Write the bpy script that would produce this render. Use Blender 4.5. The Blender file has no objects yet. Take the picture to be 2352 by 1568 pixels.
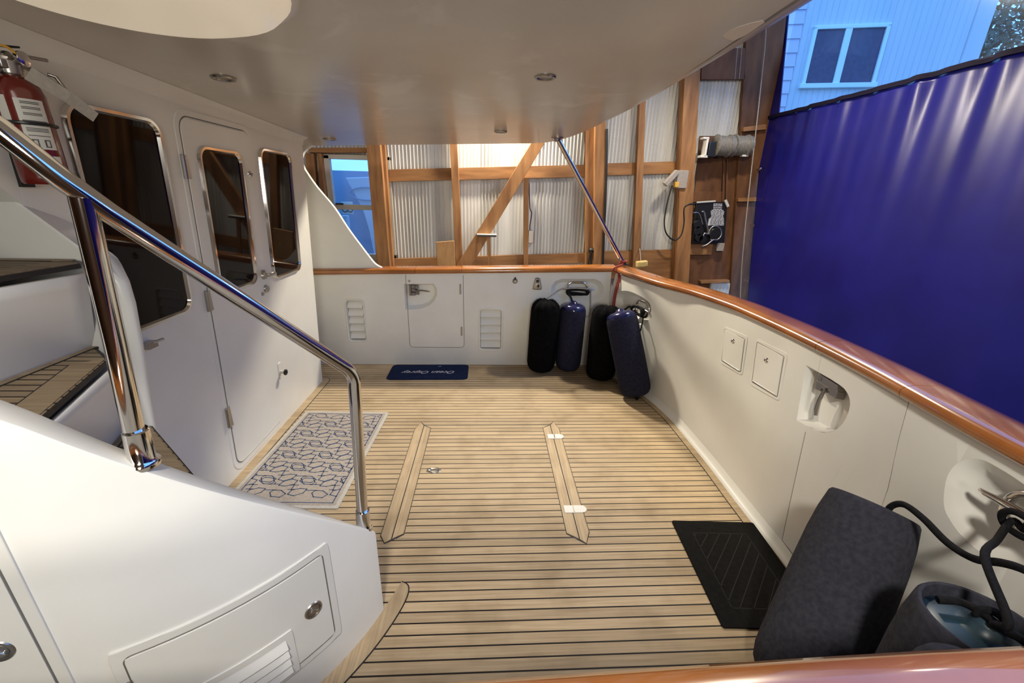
import bpy, bmesh, math, random
import numpy as np
from mathutils import Vector, Matrix
random.seed(7)
sc = bpy.context.scene
COL = sc.collection

# ------------------------------------------------------------------ camera
IW, IH, FPX = 2352, 1568, 950.0
YAW, PITCH, ROLL = map(math.radians, (3.33, 19.66, -1.55))
CAM = np.array([0, 0, 1.7])
_fw = np.array([math.sin(YAW)*math.cos(PITCH), math.cos(YAW)*math.cos(PITCH), -math.sin(PITCH)])
_r0 = np.array([math.cos(YAW), -math.sin(YAW), 0])
_u0 = np.cross(_r0, _fw)
_rt = math.cos(ROLL)*_r0 - math.sin(ROLL)*_u0
_up = math.sin(ROLL)*_r0 + math.cos(ROLL)*_u0
cd = bpy.data.cameras.new('camera')
cd.sensor_fit = 'HORIZONTAL'; cd.sensor_width = 36; cd.lens = 36*FPX/IW
cd.clip_start = 0.02; cd.clip_end = 200
cam = bpy.data.objects.new('camera', cd); COL.objects.link(cam)
m3 = Matrix((_rt, _up, -_fw)).transposed()
cam.matrix_world = Matrix.Translation(CAM) @ m3.to_4x4()
sc.camera = cam

# ------------------------------------------------------------------ view, sky, lamps
sc.view_settings.view_transform = 'Standard'; sc.view_settings.look = 'None'
sc.view_settings.exposure = 0.22; sc.view_settings.gamma = 1.0
sc.view_settings.use_curve_mapping = False
w = bpy.data.worlds.new('dusk'); sc.world = w; w.use_nodes = True
bg = w.node_tree.nodes['Background']
bg.inputs[0].default_value = (0.16, 0.42, 1.0, 1); bg.inputs[1].default_value = 2.4

def lamp(name, loc, target, power, size, color, spread=None):
    l = bpy.data.lights.new(name, 'AREA'); l.shape = 'DISK'; l.size = size
    l.energy = power; l.color = color
    if spread: l.spread = math.radians(spread)
    o = bpy.data.objects.new(name, l); COL.objects.link(o)
    o.location = loc
    o.rotation_euler = (Vector(target)-Vector(loc)).to_track_quat('-Z', 'Y').to_euler()
    return o
WARM = (1.0, 0.89, 0.70)
COOL = (1.0, 0.93, 0.82)
lamp('shed_flood_light', (0.1, 5.1, 3.05), (0, 2.4, 0.2), 125, 0.22, WARM)
lamp('dock_flood_light', (-0.1, -1.2, 3.4), (0.3, 2.2, 0.2), 90, 0.40, COOL)
lamp('front_fill_light', (0.2, -2.7, 2.0), (0.1, 3.4, 0.7), 25, 1.1, (1.0, .96, .85), 110)  # added soft fill behind the camera, no real fixture; brightens far wall and overhead
lamp('aft_flood_light', (2.25, 3.9, 3.5), (2.0, 2.8, 0.6), 75, 0.30, WARM)

# ------------------------------------------------------------------ pixel helpers (pixel of the photo -> point on a plane)
def ray(px, py):
    return _fw + _rt*(px-IW/2)/FPX - _up*(py-IH/2)/FPX
def on_plane(px, py, n, c):
    d = ray(px, py); n = np.array(n, float)
    return CAM + d*((c - n@CAM)/(n@d))
def at_z(px, py, z=0.0): return on_plane(px, py, (0, 0, 1), z)
def at_y(px, py, y): return on_plane(px, py, (0, 1, 0), y)
def at_x(px, py, x): return on_plane(px, py, (1, 0, 0), x)
SCX, SCY, SCR = -1.35, 1.65, 0.965          # the round stair casing
def at_cyl(px, py, R=SCR):
    d = ray(px, py); o = CAM[:2]-np.array([SCX, SCY])
    a = d[:2]@d[:2]; b = 2*o@d[:2]; k = o@o-R*R
    return CAM + d*((-b-math.sqrt(max(b*b-4*a*k, 0)))/(2*a))

# ------------------------------------------------------------------ materials
def new_mat(name):
    m = bpy.data.materials.new(name); m.use_nodes = True
    nt = m.node_tree; b = nt.nodes['Principled BSDF']
    return m, nt, b
def setp(b, **k):
    for a, v in k.items():
        n = {'base': 'Base Color', 'rough': 'Roughness', 'metal': 'Metallic', 'coat': 'Coat Weight', 'coatr': 'Coat Roughness',
             'spec': 'Specular IOR Level', 'sheen': 'Sheen Weight', 'trans': 'Transmission Weight', 'alpha': 'Alpha', 'ior': 'IOR'}[a]
        b.inputs[n].default_value = (*v, 1) if isinstance(v, tuple) else v
def N(nt, t, **k):
    n = nt.nodes.new(t)
    for a, v in k.items(): setattr(n, a, v)
    return n
def noise_col(nt, b, c1, c2, scale=5, detail=4, stretch=(1, 1, 1), coord='Object', lo=.35, hi=.65):
    tc = N(nt, 'ShaderNodeTexCoord'); mp = N(nt, 'ShaderNodeMapping'); mp.inputs['Scale'].default_value = stretch
    nz = N(nt, 'ShaderNodeTexNoise'); nz.inputs['Scale'].default_value = scale; nz.inputs['Detail'].default_value = detail
    cr = N(nt, 'ShaderNodeValToRGB'); cr.color_ramp.elements[0].position = lo; cr.color_ramp.elements[1].position = hi
    cr.color_ramp.elements[0].color = (*c1, 1); cr.color_ramp.elements[1].color = (*c2, 1)
    nt.links.new(tc.outputs[coord], mp.inputs[0]); nt.links.new(mp.outputs[0], nz.inputs[0])
    nt.links.new(nz.outputs[0], cr.inputs[0]); nt.links.new(cr.outputs[0], b.inputs['Base Color'])
    return cr, nz, mp
def bump(nt, b, src, strength=.2, dist=.01):
    bp = N(nt, 'ShaderNodeBump'); bp.inputs['Strength'].default_value = strength; bp.inputs['Distance'].default_value = dist
    nt.links.new(src, bp.inputs['Height']); nt.links.new(bp.outputs[0], b.inputs['Normal'])
def plain(name, col, rough=.5, **k):
    m, nt, b = new_mat(name); setp(b, base=col, rough=rough, **k); return m
def mottled(name, c1, c2, rough=.5, scale=5, stretch=(1, 1, 1), bmp=0, bdist=.01, lo=.35, hi=.65, detail=4, **k):
    m, nt, b = new_mat(name); setp(b, rough=rough, **k)
    cr, nz, mp = noise_col(nt, b, c1, c2, scale, detail, stretch, lo=lo, hi=hi)
    if bmp: bump(nt, b, nz.outputs[0], bmp, bdist)
    return m
M = {}
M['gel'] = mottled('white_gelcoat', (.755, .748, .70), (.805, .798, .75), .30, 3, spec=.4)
M['gel_floor'] = plain('white_gelcoat_cockpit', (.78, .765, .73), .3, spec=.4)
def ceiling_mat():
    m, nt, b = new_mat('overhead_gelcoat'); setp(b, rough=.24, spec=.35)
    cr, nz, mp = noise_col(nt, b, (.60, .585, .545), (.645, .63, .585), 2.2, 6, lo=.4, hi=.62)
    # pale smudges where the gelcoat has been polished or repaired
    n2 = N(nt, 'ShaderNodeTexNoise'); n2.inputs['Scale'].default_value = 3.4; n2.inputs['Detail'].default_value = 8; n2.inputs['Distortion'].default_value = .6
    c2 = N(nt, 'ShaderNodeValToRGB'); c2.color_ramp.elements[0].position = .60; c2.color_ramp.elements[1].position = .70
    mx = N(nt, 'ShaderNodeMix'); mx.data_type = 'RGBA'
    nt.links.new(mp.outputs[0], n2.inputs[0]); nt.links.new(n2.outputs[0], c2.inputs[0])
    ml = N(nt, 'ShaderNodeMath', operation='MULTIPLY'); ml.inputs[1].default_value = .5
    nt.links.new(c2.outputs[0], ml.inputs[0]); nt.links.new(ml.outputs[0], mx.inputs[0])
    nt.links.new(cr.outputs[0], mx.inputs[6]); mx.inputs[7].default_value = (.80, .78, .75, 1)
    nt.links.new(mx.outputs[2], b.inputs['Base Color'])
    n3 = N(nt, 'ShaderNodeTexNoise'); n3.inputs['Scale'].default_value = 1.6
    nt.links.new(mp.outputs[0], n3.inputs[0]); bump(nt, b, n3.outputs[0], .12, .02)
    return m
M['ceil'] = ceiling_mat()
PITCHY, PHASE = 0.0492, 1.788
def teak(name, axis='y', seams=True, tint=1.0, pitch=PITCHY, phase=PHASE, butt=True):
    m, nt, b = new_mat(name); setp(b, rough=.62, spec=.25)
    tc = N(nt, 'ShaderNodeTexCoord'); sp = N(nt, 'ShaderNodeSeparateXYZ'); nt.links.new(tc.outputs['Object'], sp.inputs[0])
    a, o = ('Y', 'X') if axis == 'y' else ('X', 'Y')
    s = N(nt, 'ShaderNodeMath', operation='SUBTRACT'); nt.links.new(sp.outputs[a], s.inputs[0]); s.inputs[1].default_value = phase - pitch*200
    d = N(nt, 'ShaderNodeMath', operation='DIVIDE'); nt.links.new(s.outputs[0], d.inputs[0]); d.inputs[1].default_value = pitch
    fr = N(nt, 'ShaderNodeMath', operation='FRACT'); nt.links.new(d.outputs[0], fr.inputs[0])
    fl = N(nt, 'ShaderNodeMath', operation='FLOOR'); nt.links.new(d.outputs[0], fl.inputs[0])
    wn = N(nt, 'ShaderNodeTexWhiteNoise'); wn.noise_dimensions = '1D'; nt.links.new(fl.outputs[0], wn.inputs['W'])
    # fine grain along the plank, offset per plank
    cb = N(nt, 'ShaderNodeCombineXYZ')
    gx = N(nt, 'ShaderNodeMath', operation='MULTIPLY_ADD'); nt.links.new(wn.outputs[0], gx.inputs[0]); gx.inputs[1].default_value = 37; nt.links.new(sp.outputs[o], gx.inputs[2])
    g2 = N(nt, 'ShaderNodeMath', operation='MULTIPLY'); nt.links.new(gx.outputs[0], g2.inputs[0]); g2.inputs[1].default_value = 3.0
    g3 = N(nt, 'ShaderNodeMath', operation='MULTIPLY'); nt.links.new(sp.outputs[a], g3.inputs[0]); g3.inputs[1].default_value = 90
    nt.links.new(g2.outputs[0], cb.inputs[0]); nt.links.new(g3.outputs[0], cb.inputs[1])
    nz = N(nt, 'ShaderNodeTexNoise'); nz.inputs['Scale'].default_value = 1.0; nz.inputs['Detail'].default_value = 5; nt.links.new(cb.outputs[0], nz.inputs[0])
    cr = N(nt, 'ShaderNodeValToRGB'); e = cr.color_ramp.elements
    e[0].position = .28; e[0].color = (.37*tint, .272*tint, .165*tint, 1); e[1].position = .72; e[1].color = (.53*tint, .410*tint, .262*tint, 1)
    nt.links.new(nz.outputs[0], cr.inputs[0])
    # weather stains
    n2 = N(nt, 'ShaderNodeTexNoise'); n2.inputs['Scale'].default_value = 4.5; n2.inputs['Detail'].default_value = 7; nt.links.new(tc.outputs['Object'], n2.inputs[0])
    c2 = N(nt, 'ShaderNodeValToRGB'); c2.color_ramp.elements[0].position = .30; c2.color_ramp.elements[1].position = .52
    c2.color_ramp.elements[0].color = (.80, .785, .75, 1); c2.color_ramp.elements[1].color = (1, 1, 1, 1)
    nt.links.new(n2.outputs[0], c2.inputs[0])
    mu = N(nt, 'ShaderNodeMix'); mu.data_type = 'RGBA'; mu.blend_type = 'MULTIPLY'; mu.inputs[0].default_value = 1
    nt.links.new(cr.outputs[0], mu.inputs[6]); nt.links.new(c2.outputs[0], mu.inputs[7])
    hv = N(nt, 'ShaderNodeHueSaturation'); v = N(nt, 'ShaderNodeMapRange'); v.inputs['To Min'].default_value = .88; v.inputs['To Max'].default_value = 1.1
    nt.links.new(wn.outputs[0], v.inputs[0]); nt.links.new(v.outputs[0], hv.inputs['Value']); nt.links.new(mu.outputs[2], hv.inputs['Color'])
    out = hv.outputs[0]
    if seams:
        ab = N(nt, 'ShaderNodeMath', operation='SUBTRACT'); nt.links.new(fr.outputs[0], ab.inputs[0]); ab.inputs[1].default_value = .5
        a2 = N(nt, 'ShaderNodeMath', operation='ABSOLUTE'); nt.links.new(ab.outputs[0], a2.inputs[0])
        gt = N(nt, 'ShaderNodeMath', operation='GREATER_THAN'); nt.links.new(a2.outputs[0], gt.inputs[0]); gt.inputs[1].default_value = .5-.0064/2/pitch
        mx = N(nt, 'ShaderNodeMix'); mx.data_type = 'RGBA'; nt.links.new(gt.outputs[0], mx.inputs[0]); nt.links.new(out, mx.inputs[6]); mx.inputs[7].default_value = (.012, .009, .008, 1)
        out = mx.outputs[2]
    nt.links.new(out, b.inputs['Base Color'])
    bump(nt, b, nz.outputs[0], .15, .002)
    return m
M['deck'] = teak('teak_deck_planks')
M['board'] = teak('teak_board', 'x', False)
M['board_x'] = teak('teak_board_lengthwise', 'y', False)
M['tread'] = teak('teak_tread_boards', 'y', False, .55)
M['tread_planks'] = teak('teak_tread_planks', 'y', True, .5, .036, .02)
M['caulk'] = plain('black_caulk', (.012, .010, .009), .6)
M['groove'] = plain('panel_gap', (.16, .15, .135), .8)
def varnish():
    m, nt, b = new_mat('varnished_teak'); setp(b, rough=.22, coat=1.0, coatr=.04)
    cr, nz, mp = noise_col(nt, b, (.235, .070, .012), (.46, .165, .036), 3.0, 7, (1, 1, 1), lo=.3, hi=.7)
    wv = N(nt, 'ShaderNodeTexNoise'); wv.inputs['Scale'].default_value = 40
    return m
M['varnish'] = varnish()
M['chrome'] = plain('polished_stainless_steel', (.72, .70, .68), .09, metal=1.0)
M['dark_chrome'] = plain('shaded_chrome', (.34, .32, .31), .14, metal=1.0)
M['steel'] = plain('dull_steel', (.42, .40, .38), .32, metal=1.0)
M['frame'] = plain('satin_window_frame', (.52, .49, .45), .22, metal=.9)
M['glass'] = plain('dark_tinted_glass', (.010, .006, .005), .03, spec=.16)
M['navy'] = mottled('navy_fleece', (.013, .014, .030), (.021, .022, .043), .95, 60, bmp=.5, bdist=.003, spec=.15)
M['grey_navy'] = mottled('grey_navy_fleece', (.032, .033, .046), (.048, .049, .064), .95, 60, bmp=.5, bdist=.003, spec=.15)
M['black_cloth'] = mottled('black_fender_cloth', (.0015, .0015, .002), (.004, .004, .005), .95, 60, bmp=.5, bdist=.003, spec=.08)
M['navy_vinyl'] = plain('glossy_navy_vinyl', (.012, .014, .065), .18)
M['teal_vinyl'] = plain('teal_vinyl', (.020, .048, .070), .38)
M['rope'] = mottled('black_rope', (.004, .004, .006), (.009, .009, .011), .85, 120, bmp=.6, bdist=.003, spec=.2)
M['rope_grey'] = mottled('grey_rope', (.28, .27, .25), (.42, .41, .38), .85, 120)
M['red'] = plain('red_cord', (.30, .025, .015), .7)
M['ext_red'] = plain('extinguisher_red', (.14, .009, .005), .25, coat=.6)
M['label'] = plain('label_white', (.62, .62, .58), .5)
M['print'] = plain('print_grey', (.09, .09, .09), .6)
M['print_white'] = plain('print_white', (.55, .55, .6), .6)
M['black'] = plain('black_plastic', (.01, .01, .01), .4)
M['white_pl'] = plain('white_plastic', (.78, .76, .70), .35)
M['yellow'] = plain('yellow_cord', (.75, .42, .06), .6)
M['foam'] = mottled('yellow_foam', (.55, .38, .12), (.68, .50, .2), .8, 20)
M['timber'] = mottled('shed_timber', (.20, .085, .028), (.42, .205, .075), .75, 6, (2.5, 2.5, .35), lo=.3, hi=.7, detail=6)
M['timber_h'] = mottled('shed_timber_level', (.20, .085, .028), (.42, .205, .075), .75, 6, (.35, 2.5, 2.5), lo=.3, hi=.7, detail=6)
M['ply'] = mottled('dark_plywood', (.085, .032, .010), (.19, .078, .025), .75, 5, (2, 2, .6), lo=.3, hi=.7, detail=7)
M['ply_light'] = mottled('light_plywood', (.40, .21, .08), (.50, .28, .11), .75, 9, (2, 2, .6))
M['corr'] = mottled('corrugated_sheet', (.50, .49, .46), (.64, .63, .60), .38, 1.3, (6, 1, .4), spec=.5)
M['curtain'] = mottled('blue_tarpaulin', (.007, .007, .125), (.010, .010, .17), .30, 2.0, spec=.42)
M['hem'] = plain('dark_hem', (.007, .005, .018), .8, spec=.15)
M['concrete'] = mottled('dock_boards', (.12, .10, .08), (.2, .17, .14), .9, 4)
M['hull'] = plain('hull_white', (.7, .7, .68), .3)
def vinyl():
    m = bpy.data.materials.new('clear_vinyl'); m.use_nodes = True; nt = m.node_tree; nt.nodes.clear()
    o = N(nt, 'ShaderNodeOutputMaterial'); t = N(nt, 'ShaderNodeBsdfTransparent'); g = N(nt, 'ShaderNodeBsdfGlossy'); x = N(nt, 'ShaderNodeMixShader')
    t.inputs[0].default_value = (.93, .95, .97, 1); g.inputs['Roughness'].default_value = .12; x.inputs[0].default_value = .06
    nt.links.new(t.outputs[0], x.inputs[1]); nt.links.new(g.outputs[0], x.inputs[2]); nt.links.new(x.outputs[0], o.inputs[0])
    return m
M['vinyl'] = vinyl()
M['pane'] = M['vinyl']
M['bwall'] = mottled('pale_building_boards', (.56, .63, .66), (.62, .67, .70), .8, 1.2, (3, 3, .3))
M['bwall2'] = plain('lilac_lap_siding', (.60, .60, .70), .8)
M['btrim'] = plain('building_window_trim', (.72, .86, .86), .6)
M['bglass'] = mottled('building_window_glass', (.055, .045, .09), (.075, .062, .12), .35, 14)
M['leaf'] = mottled('tree_leaves', (.13, .17, .13), (.26, .30, .22), .8, 6)
M['bark'] = plain('tree_bark', (.09, .07, .05), .9)
M['hullblue'] = mottled('blue_boat_hull', (.20, .30, .42), (.23, .33, .45), .5, 2)
M['palecanvas'] = plain('pale_canvas', (.50, .55, .60), .7)
M['wood_sash'] = plain('window_vinyl_frame', (.50, .45, .38), .5)
def opal():
    m, nt, b = new_mat('opal_lamp_bowl'); setp(b, base=(.84, .78, .66), rough=.3)
    b.inputs['Emission Color'].default_value = (1, .86, .64, 1); b.inputs['Emission Strength'].default_value = .30
    return m
M['opal'] = opal()
M['lens'] = plain('downlight_lens', (.30, .28, .24), .25)
M['matblue'] = mottled('navy_door_mat', (.004, .010, .040), (.007, .015, .055), .95, 50, bmp=.4, bdist=.003, spec=.15)
M['matblack'] = mottled('black_rubber_mat', (.003, .003, .003), (.006, .006, .006), .8, 60, bmp=.5, bdist=.002, spec=.12)
M['matline'] = plain('mat_groove', (.011, .011, .012), .7, spec=.2)
M['matgrey'] = mottled('grey_beige_mat', (.33, .29, .25), (.40, .355, .31), .95, 80, bmp=.5, bdist=.002)
M['matedge'] = mottled('pale_mat_binding', (.43, .41, .37), (.50, .48, .44), .95, 80)
M['matpattern'] = plain('blue_mat_lines', (.045, .075, .16), .95)

# ------------------------------------------------------------------ mesh helpers
class MB:
    def __init__(s): s.v = []; s.f = []
    def add(s, vs, fs):
        k = len(s.v); s.v += [tuple(map(float, p)) for p in vs]; s.f += [tuple(i+k for i in f) for f in fs]; return s
    def box(s, c, d, rot=None):
        x, y, z = [q/2 for q in d]
        P = [Vector((sx*x, sy*y, sz*z)) for sx in (-1, 1) for sy in (-1, 1) for sz in (-1, 1)]
        if rot is not None: P = [rot @ p for p in P]
        P = [p+Vector(c) for p in P]
        return s.add(P, [(0, 1, 3, 2), (4, 6, 7, 5), (0, 4, 5, 1), (2, 3, 7, 6), (0, 2, 6, 4), (1, 5, 7, 3)])
    def box2(s, a, b): return s.box([(p+q)/2 for p, q in zip(a, b)], [abs(q-p) for p, q in zip(a, b)])
    def prism(s, pts, vec, cap=True):
        n = len(pts); P = [Vector(p) for p in pts]; Q = [p+Vector(vec) for p in P]
        fs = [(i, (i+1) % n, n+(i+1) % n, n+i) for i in range(n)]
        if cap: fs += [tuple(range(n))[::-1], tuple(range(n, 2*n))]
        return s.add(P+Q, fs)
    def loft(s, loops, closed=True, cap=True):
        n = len(loops[0]); vs = [p for l in loops for p in l]; fs = []
        for j in range(len(loops)-1):
            for i in range(n if closed else n-1):
                a, b = j*n+i, j*n+(i+1) % n
                fs.append((a, b, b+n, a+n))
        if cap and closed: fs += [tuple(range(n))[::-1], tuple(range((len(loops)-1)*n, len(loops)*n))]
        return s.add(vs, fs)
    def tube(s, path, r, n=10, closed=False, flat=1.0):
        P = [Vector(p) for p in path]; m = len(P); rs = r if isinstance(r, (list, tuple)) else [r]*m
        T = []
        for i in range(m):
            a = P[i-1] if (i > 0 or closed) else P[i]; b = P[(i+1) % m] if (i < m-1 or closed) else P[i]
            T.append((b-a).normalized())
        ref = Vector((0, 0, 1)) if abs(T[0].z) < .9 else Vector((1, 0, 0))
        u = (ref - T[0]*ref.dot(T[0])).normalized(); loops = []
        for i in range(m):
            u = (u - T[i]*u.dot(T[i])).normalized(); v = T[i].cross(u)
            loops.append([P[i] + (u*math.cos(2*math.pi*k/n) + v*math.sin(2*math.pi*k/n)*flat)*rs[i] for k in range(n)])
        if closed: loops.append(loops[0]); return s.loft(loops, True, False)
        return s.loft(loops)
    def lathe(s, prof, n=32, mat=None, cap=True):
        loops = [[Vector((r*math.cos(2*math.pi*k/n), r*math.sin(2*math.pi*k/n), z)) for k in range(n)] for r, z in prof]
        if mat is not None: loops = [[mat @ p for p in l] for l in loops]
        return s.loft(loops, True, cap)
    def build(s, name, mat, parent=None, smooth=35, bev=0, seg=2, kind=None, label=None):
        me = bpy.data.meshes.new(name); me.from_pydata(s.v, [], s.f); me.validate(); me.update()
        bm = bmesh.new(); bm.from_mesh(me); bmesh.ops.remove_doubles(bm, verts=bm.verts, dist=1e-6)
        bmesh.ops.recalc_face_normals(bm, faces=bm.faces); bm.to_mesh(me); bm.free()
        if smooth:
            me.shade_smooth(); me.set_sharp_from_angle(angle=math.radians(smooth))
        me.materials.append(M[mat] if isinstance(mat, str) else mat)
        o = bpy.data.objects.new(name, me); COL.objects.link(o)
        if parent is not None:
            o.parent = parent
            if parent.type == 'EMPTY': o.matrix_parent_inverse = Matrix.Translation(-Vector(parent.location))
        if bev:
            b = o.modifiers.new('bevel', 'BEVEL'); b.width = bev; b.segments = seg; b.limit_method = 'ANGLE'; b.angle_limit = math.radians(40)
        if kind: o['kind'] = kind
        if label: o['label'] = label
        return o
def tag(o, label, cat, group=None):
    o['label'] = label; o['category'] = cat
    if group: o['group'] = group
    return o
def thing(name, label, cat, loc=(0, 0, 0), group=None):
    o = bpy.data.objects.new(name, None); COL.objects.link(o); o.location = loc; o.empty_display_size = .05
    return tag(o, label, cat, group)
def struct(o): o['kind'] = 'structure'; return o
def arc(cx, cy, r, a0, a1, n):
    return [(cx+r*math.cos(math.radians(a0+(a1-a0)*i/n)), cy+r*math.sin(math.radians(a0+(a1-a0)*i/n))) for i in range(n+1)]
def rr(a0, a1, b0, b1, r, n=6):
    return arc(a1-r, b1-r, r, 0, 90, n)+arc(a0+r, b1-r, r, 90, 180, n)+arc(a0+r, b0+r, r, 180, 270, n)+arc(a1-r, b0+r, r, 270, 360, n)
def dense(poly, step=.04, closed=True):
    out = []
    m = len(poly)
    for i in range(m if closed else m-1):
        p, q = np.array(poly[i], float), np.array(poly[(i+1) % m], float)
        k = max(1, int(np.linalg.norm(q-p)/step))
        out += [tuple(p+(q-p)*j/k) for j in range(k)]
    if not closed: out.append(tuple(poly[-1]))
    return out
def plate(S, poly, o0, o1, bev=.0, inset=0):
    """solid plate over outline poly (in surface parameters) standing from offset o0 to o1 of surface S(a,b,off)"""
    mb = MB(); n = len(poly)
    c = np.mean(np.array(poly), axis=0)
    L0 = [S(a, b, o0) for a, b in poly]
    L1 = [S(a, b, o1-bev) for a, b in poly]
    loops = [L0, L1]
    if bev:
        P = np.array(poly); nx = np.roll(P, -1, 0); pv = np.roll(P, 1, 0)
        t = nx-pv; t /= np.maximum(np.linalg.norm(t, axis=1), 1e-9)[:, None]
        nn = np.stack([-t[:, 1], t[:, 0]], 1)
        if ((c-P)*nn).sum() < 0: nn = -nn
        Q = P+nn*bev
        loops.append([S(a, b, o1) for a, b in Q])
    mb.loft(loops, True, True)
    return mb
def gridplate(S, a0, a1, b0, b1, r, o0, o1, na=20, nb=10):
    """rounded rectangle plate that follows a curved surface"""
    rows = []
    bs = [b0+r-r*math.cos(t*math.pi/12) for t in range(0, 7)]+list(np.linspace(b0+r, b1-r, nb))[1:-1]+[b1-r+r*math.sin(t*math.pi/12) for t in range(0, 7)]
    def ins(b):
        d = max(b0+r-b, b-(b1-r), 0); return r-math.sqrt(max(r*r-d*d, 0))
    top = []; 
    for b in bs:
        i = ins(b); top.append([(a0+i+(a1-a0-2*i)*k/na, b) for k in range(na+1)])
    mb = MB(); m = na+1
    vs = [S(a, b, o1) for row in top for a, b in row]
    fs = [(j*m+k, j*m+k+1, (j+1)*m+k+1, (j+1)*m+k) for j in range(len(top)-1) for k in range(na)]
    mb.add(vs, fs)
    bd = top[0]+[row[-1] for row in top[1:]]+top[-1][::-1][1:]+[row[0] for row in top[::-1]][1:-1]
    mb.loft([[S(a, b, o1) for a, b in bd], [S(a, b, o0) for a, b in bd]], True, False)
    return mb
def ring(S, poly, r, off=0, n=8, flat=1.0):
    return MB().tube([S(a, b, off) for a, b in poly], r, n, True, flat)
def cyl_along(p, q, r, n=20, r2=None):
    return MB().tube([p, q], [r, r2 if r2 is not None else r], n)
def smooth_path(pts, k=6):
    P = [np.array(p, float) for p in pts]; P = [2*P[0]-P[1]]+P+[2*P[-1]-P[-2]]; out = []
    for i in range(1, len(P)-2):
        for j in range(k):
            t = j/k; a, b, c, d = P[i-1:i+3]
            out.append(.5*((2*b)+(c-a)*t+(2*a-5*b+4*c-d)*t*t+(3*b-a-3*c+d)*t**3))
    out.append(P[-2]); return out
def boolean(o, cutters):
    for c in cutters:
        md = o.modifiers.new('cut', 'BOOLEAN'); md.operation = 'DIFFERENCE'; md.object = c; md.solver = 'EXACT'
    dg = bpy.context.evaluated_depsgraph_get(); dg.update()
    me = bpy.data.meshes.new_from_object(o.evaluated_get(dg))
    me.materials.clear(); me.materials.append(o.data.materials[0])
    for p in me.polygons: p.material_index = 0
    me.shade_smooth(); me.set_sharp_from_angle(angle=math.radians(30))
    o.modifiers.clear(); o.data = me
    for c in cutters: bpy.data.objects.remove(c)

# ================================================================== SETTING: cockpit shell
def pchip(x, xs, ys):
    xs = np.array(xs, float); ys = np.array(ys, float)
    h = np.diff(xs); d = np.diff(ys)/h; m = np.zeros(len(xs)); m[0] = d[0]; m[-1] = d[-1]
    for i in range(1, len(xs)-1):
        m[i] = 0 if d[i-1]*d[i] <= 0 else 3*(h[i-1]+h[i])/((2*h[i]+h[i-1])/d[i-1]+(h[i]+2*h[i-1])/d[i])
    x = min(max(x, xs[0]), xs[-1]); i = min(max(int(np.searchsorted(xs, x))-1, 0), len(xs)-2)
    t = (x-xs[i])/h[i]
    return ((1+2*t)*(1-t)**2)*ys[i]+t*(1-t)**2*h[i]*m[i]+t*t*(3-2*t)*ys[i+1]+t*t*(t-1)*h[i]*m[i+1]
YB = [.43, .5, .6, .8, 1.1, 1.48, 1.9, 2.3, 2.81, 3.05, 3.36, 3.6, 3.85, 4.02]
XB = [1.25, 1.40, 1.45, 1.47, 1.48, 1.50, 1.505, 1.515, 1.51, 1.485, 1.415, 1.31, 1.20, 1.13]
YT = [.43, .5, .6, .75, .94, 1.16, 1.37, 1.56, 1.89, 2.2, 2.6, 3.04, 3.45, 3.65, 3.9, 4.02]
XT = [1.3, 1.46, 1.53, 1.555, 1.575, 1.60, 1.63, 1.655, 1.68, 1.69, 1.68, 1.59, 1.41, 1.35, 1.27, 1.24]
FY, NY, TZ = 4.02, .40, .985            # far bulwark face, near bulwark face, bulwark top
def xb(y): return pchip(y, YB, XB)
def xt(y): return pchip(y, YT, XT)
def tx(y, z): return xb(y)+(xt(y)-xb(y))*z/.97
def TR(y, z, off=0.0):
    """point on the transom's inner face, 'off' metres into the cockpit"""
    e = .01; p = Vector((tx(y, z), y, z))
    ty = Vector((tx(y+e, z)-tx(y-e, z), 2*e, 0)); tz = Vector((tx(y, z+e)-tx(y, z-e), 0, 2*e))
    n = ty.cross(tz).normalized()
    if n.x > 0: n = -n
    return p+n*off
def FAR(x, z, off=0.0): return Vector((x, FY-off, z))
BK = .05
_bn = Vector((1, 0, -BK)).normalized()
def BH(y, z, off=0.0): return Vector((-1.56+BK*z, y, z))+_bn*off
def capz(x): return .922+.026*(x+1.7)

# teak deck
MB().box2((-2.3, .2, -.06), (1.62, 4.1, 0)).build('floor', 'deck', smooth=0, kind='structure')

# far bulwark (solid), transom and near bulwark
xs = np.linspace(-2.3, 1.2, 15)
wall_back = MB().loft([[Vector((x, FY, -.03)), Vector((x, FY+.20, -.9)), Vector((x, FY+.16, capz(x)+.01)), Vector((x, FY, capz(x)+.01))] for x in xs]).build('wall_back', 'gel', smooth=30, kind='structure')
ys = np.linspace(.43, 4.02, 60)
def outer(y, z):
    p = TR(y, min(z, .97), -.15); return p
wall_right = MB().loft([[TR(y, -.03), Vector((xb(y)+.15, y, -.9)), TR(y, TZ, -.15), TR(y, TZ)] for y in ys]).build('wall_right', 'gel', smooth=30, kind='structure')
wall_front = MB().loft([[Vector((x, NY, -.03)), Vector((x, NY-.20, -.9)), Vector((x, NY-.15, TZ)), Vector((x, NY, TZ))] for x in (-2.3, -1, 0, 1.27)]).build('wall_front', 'gel', smooth=30, kind='structure')

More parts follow.
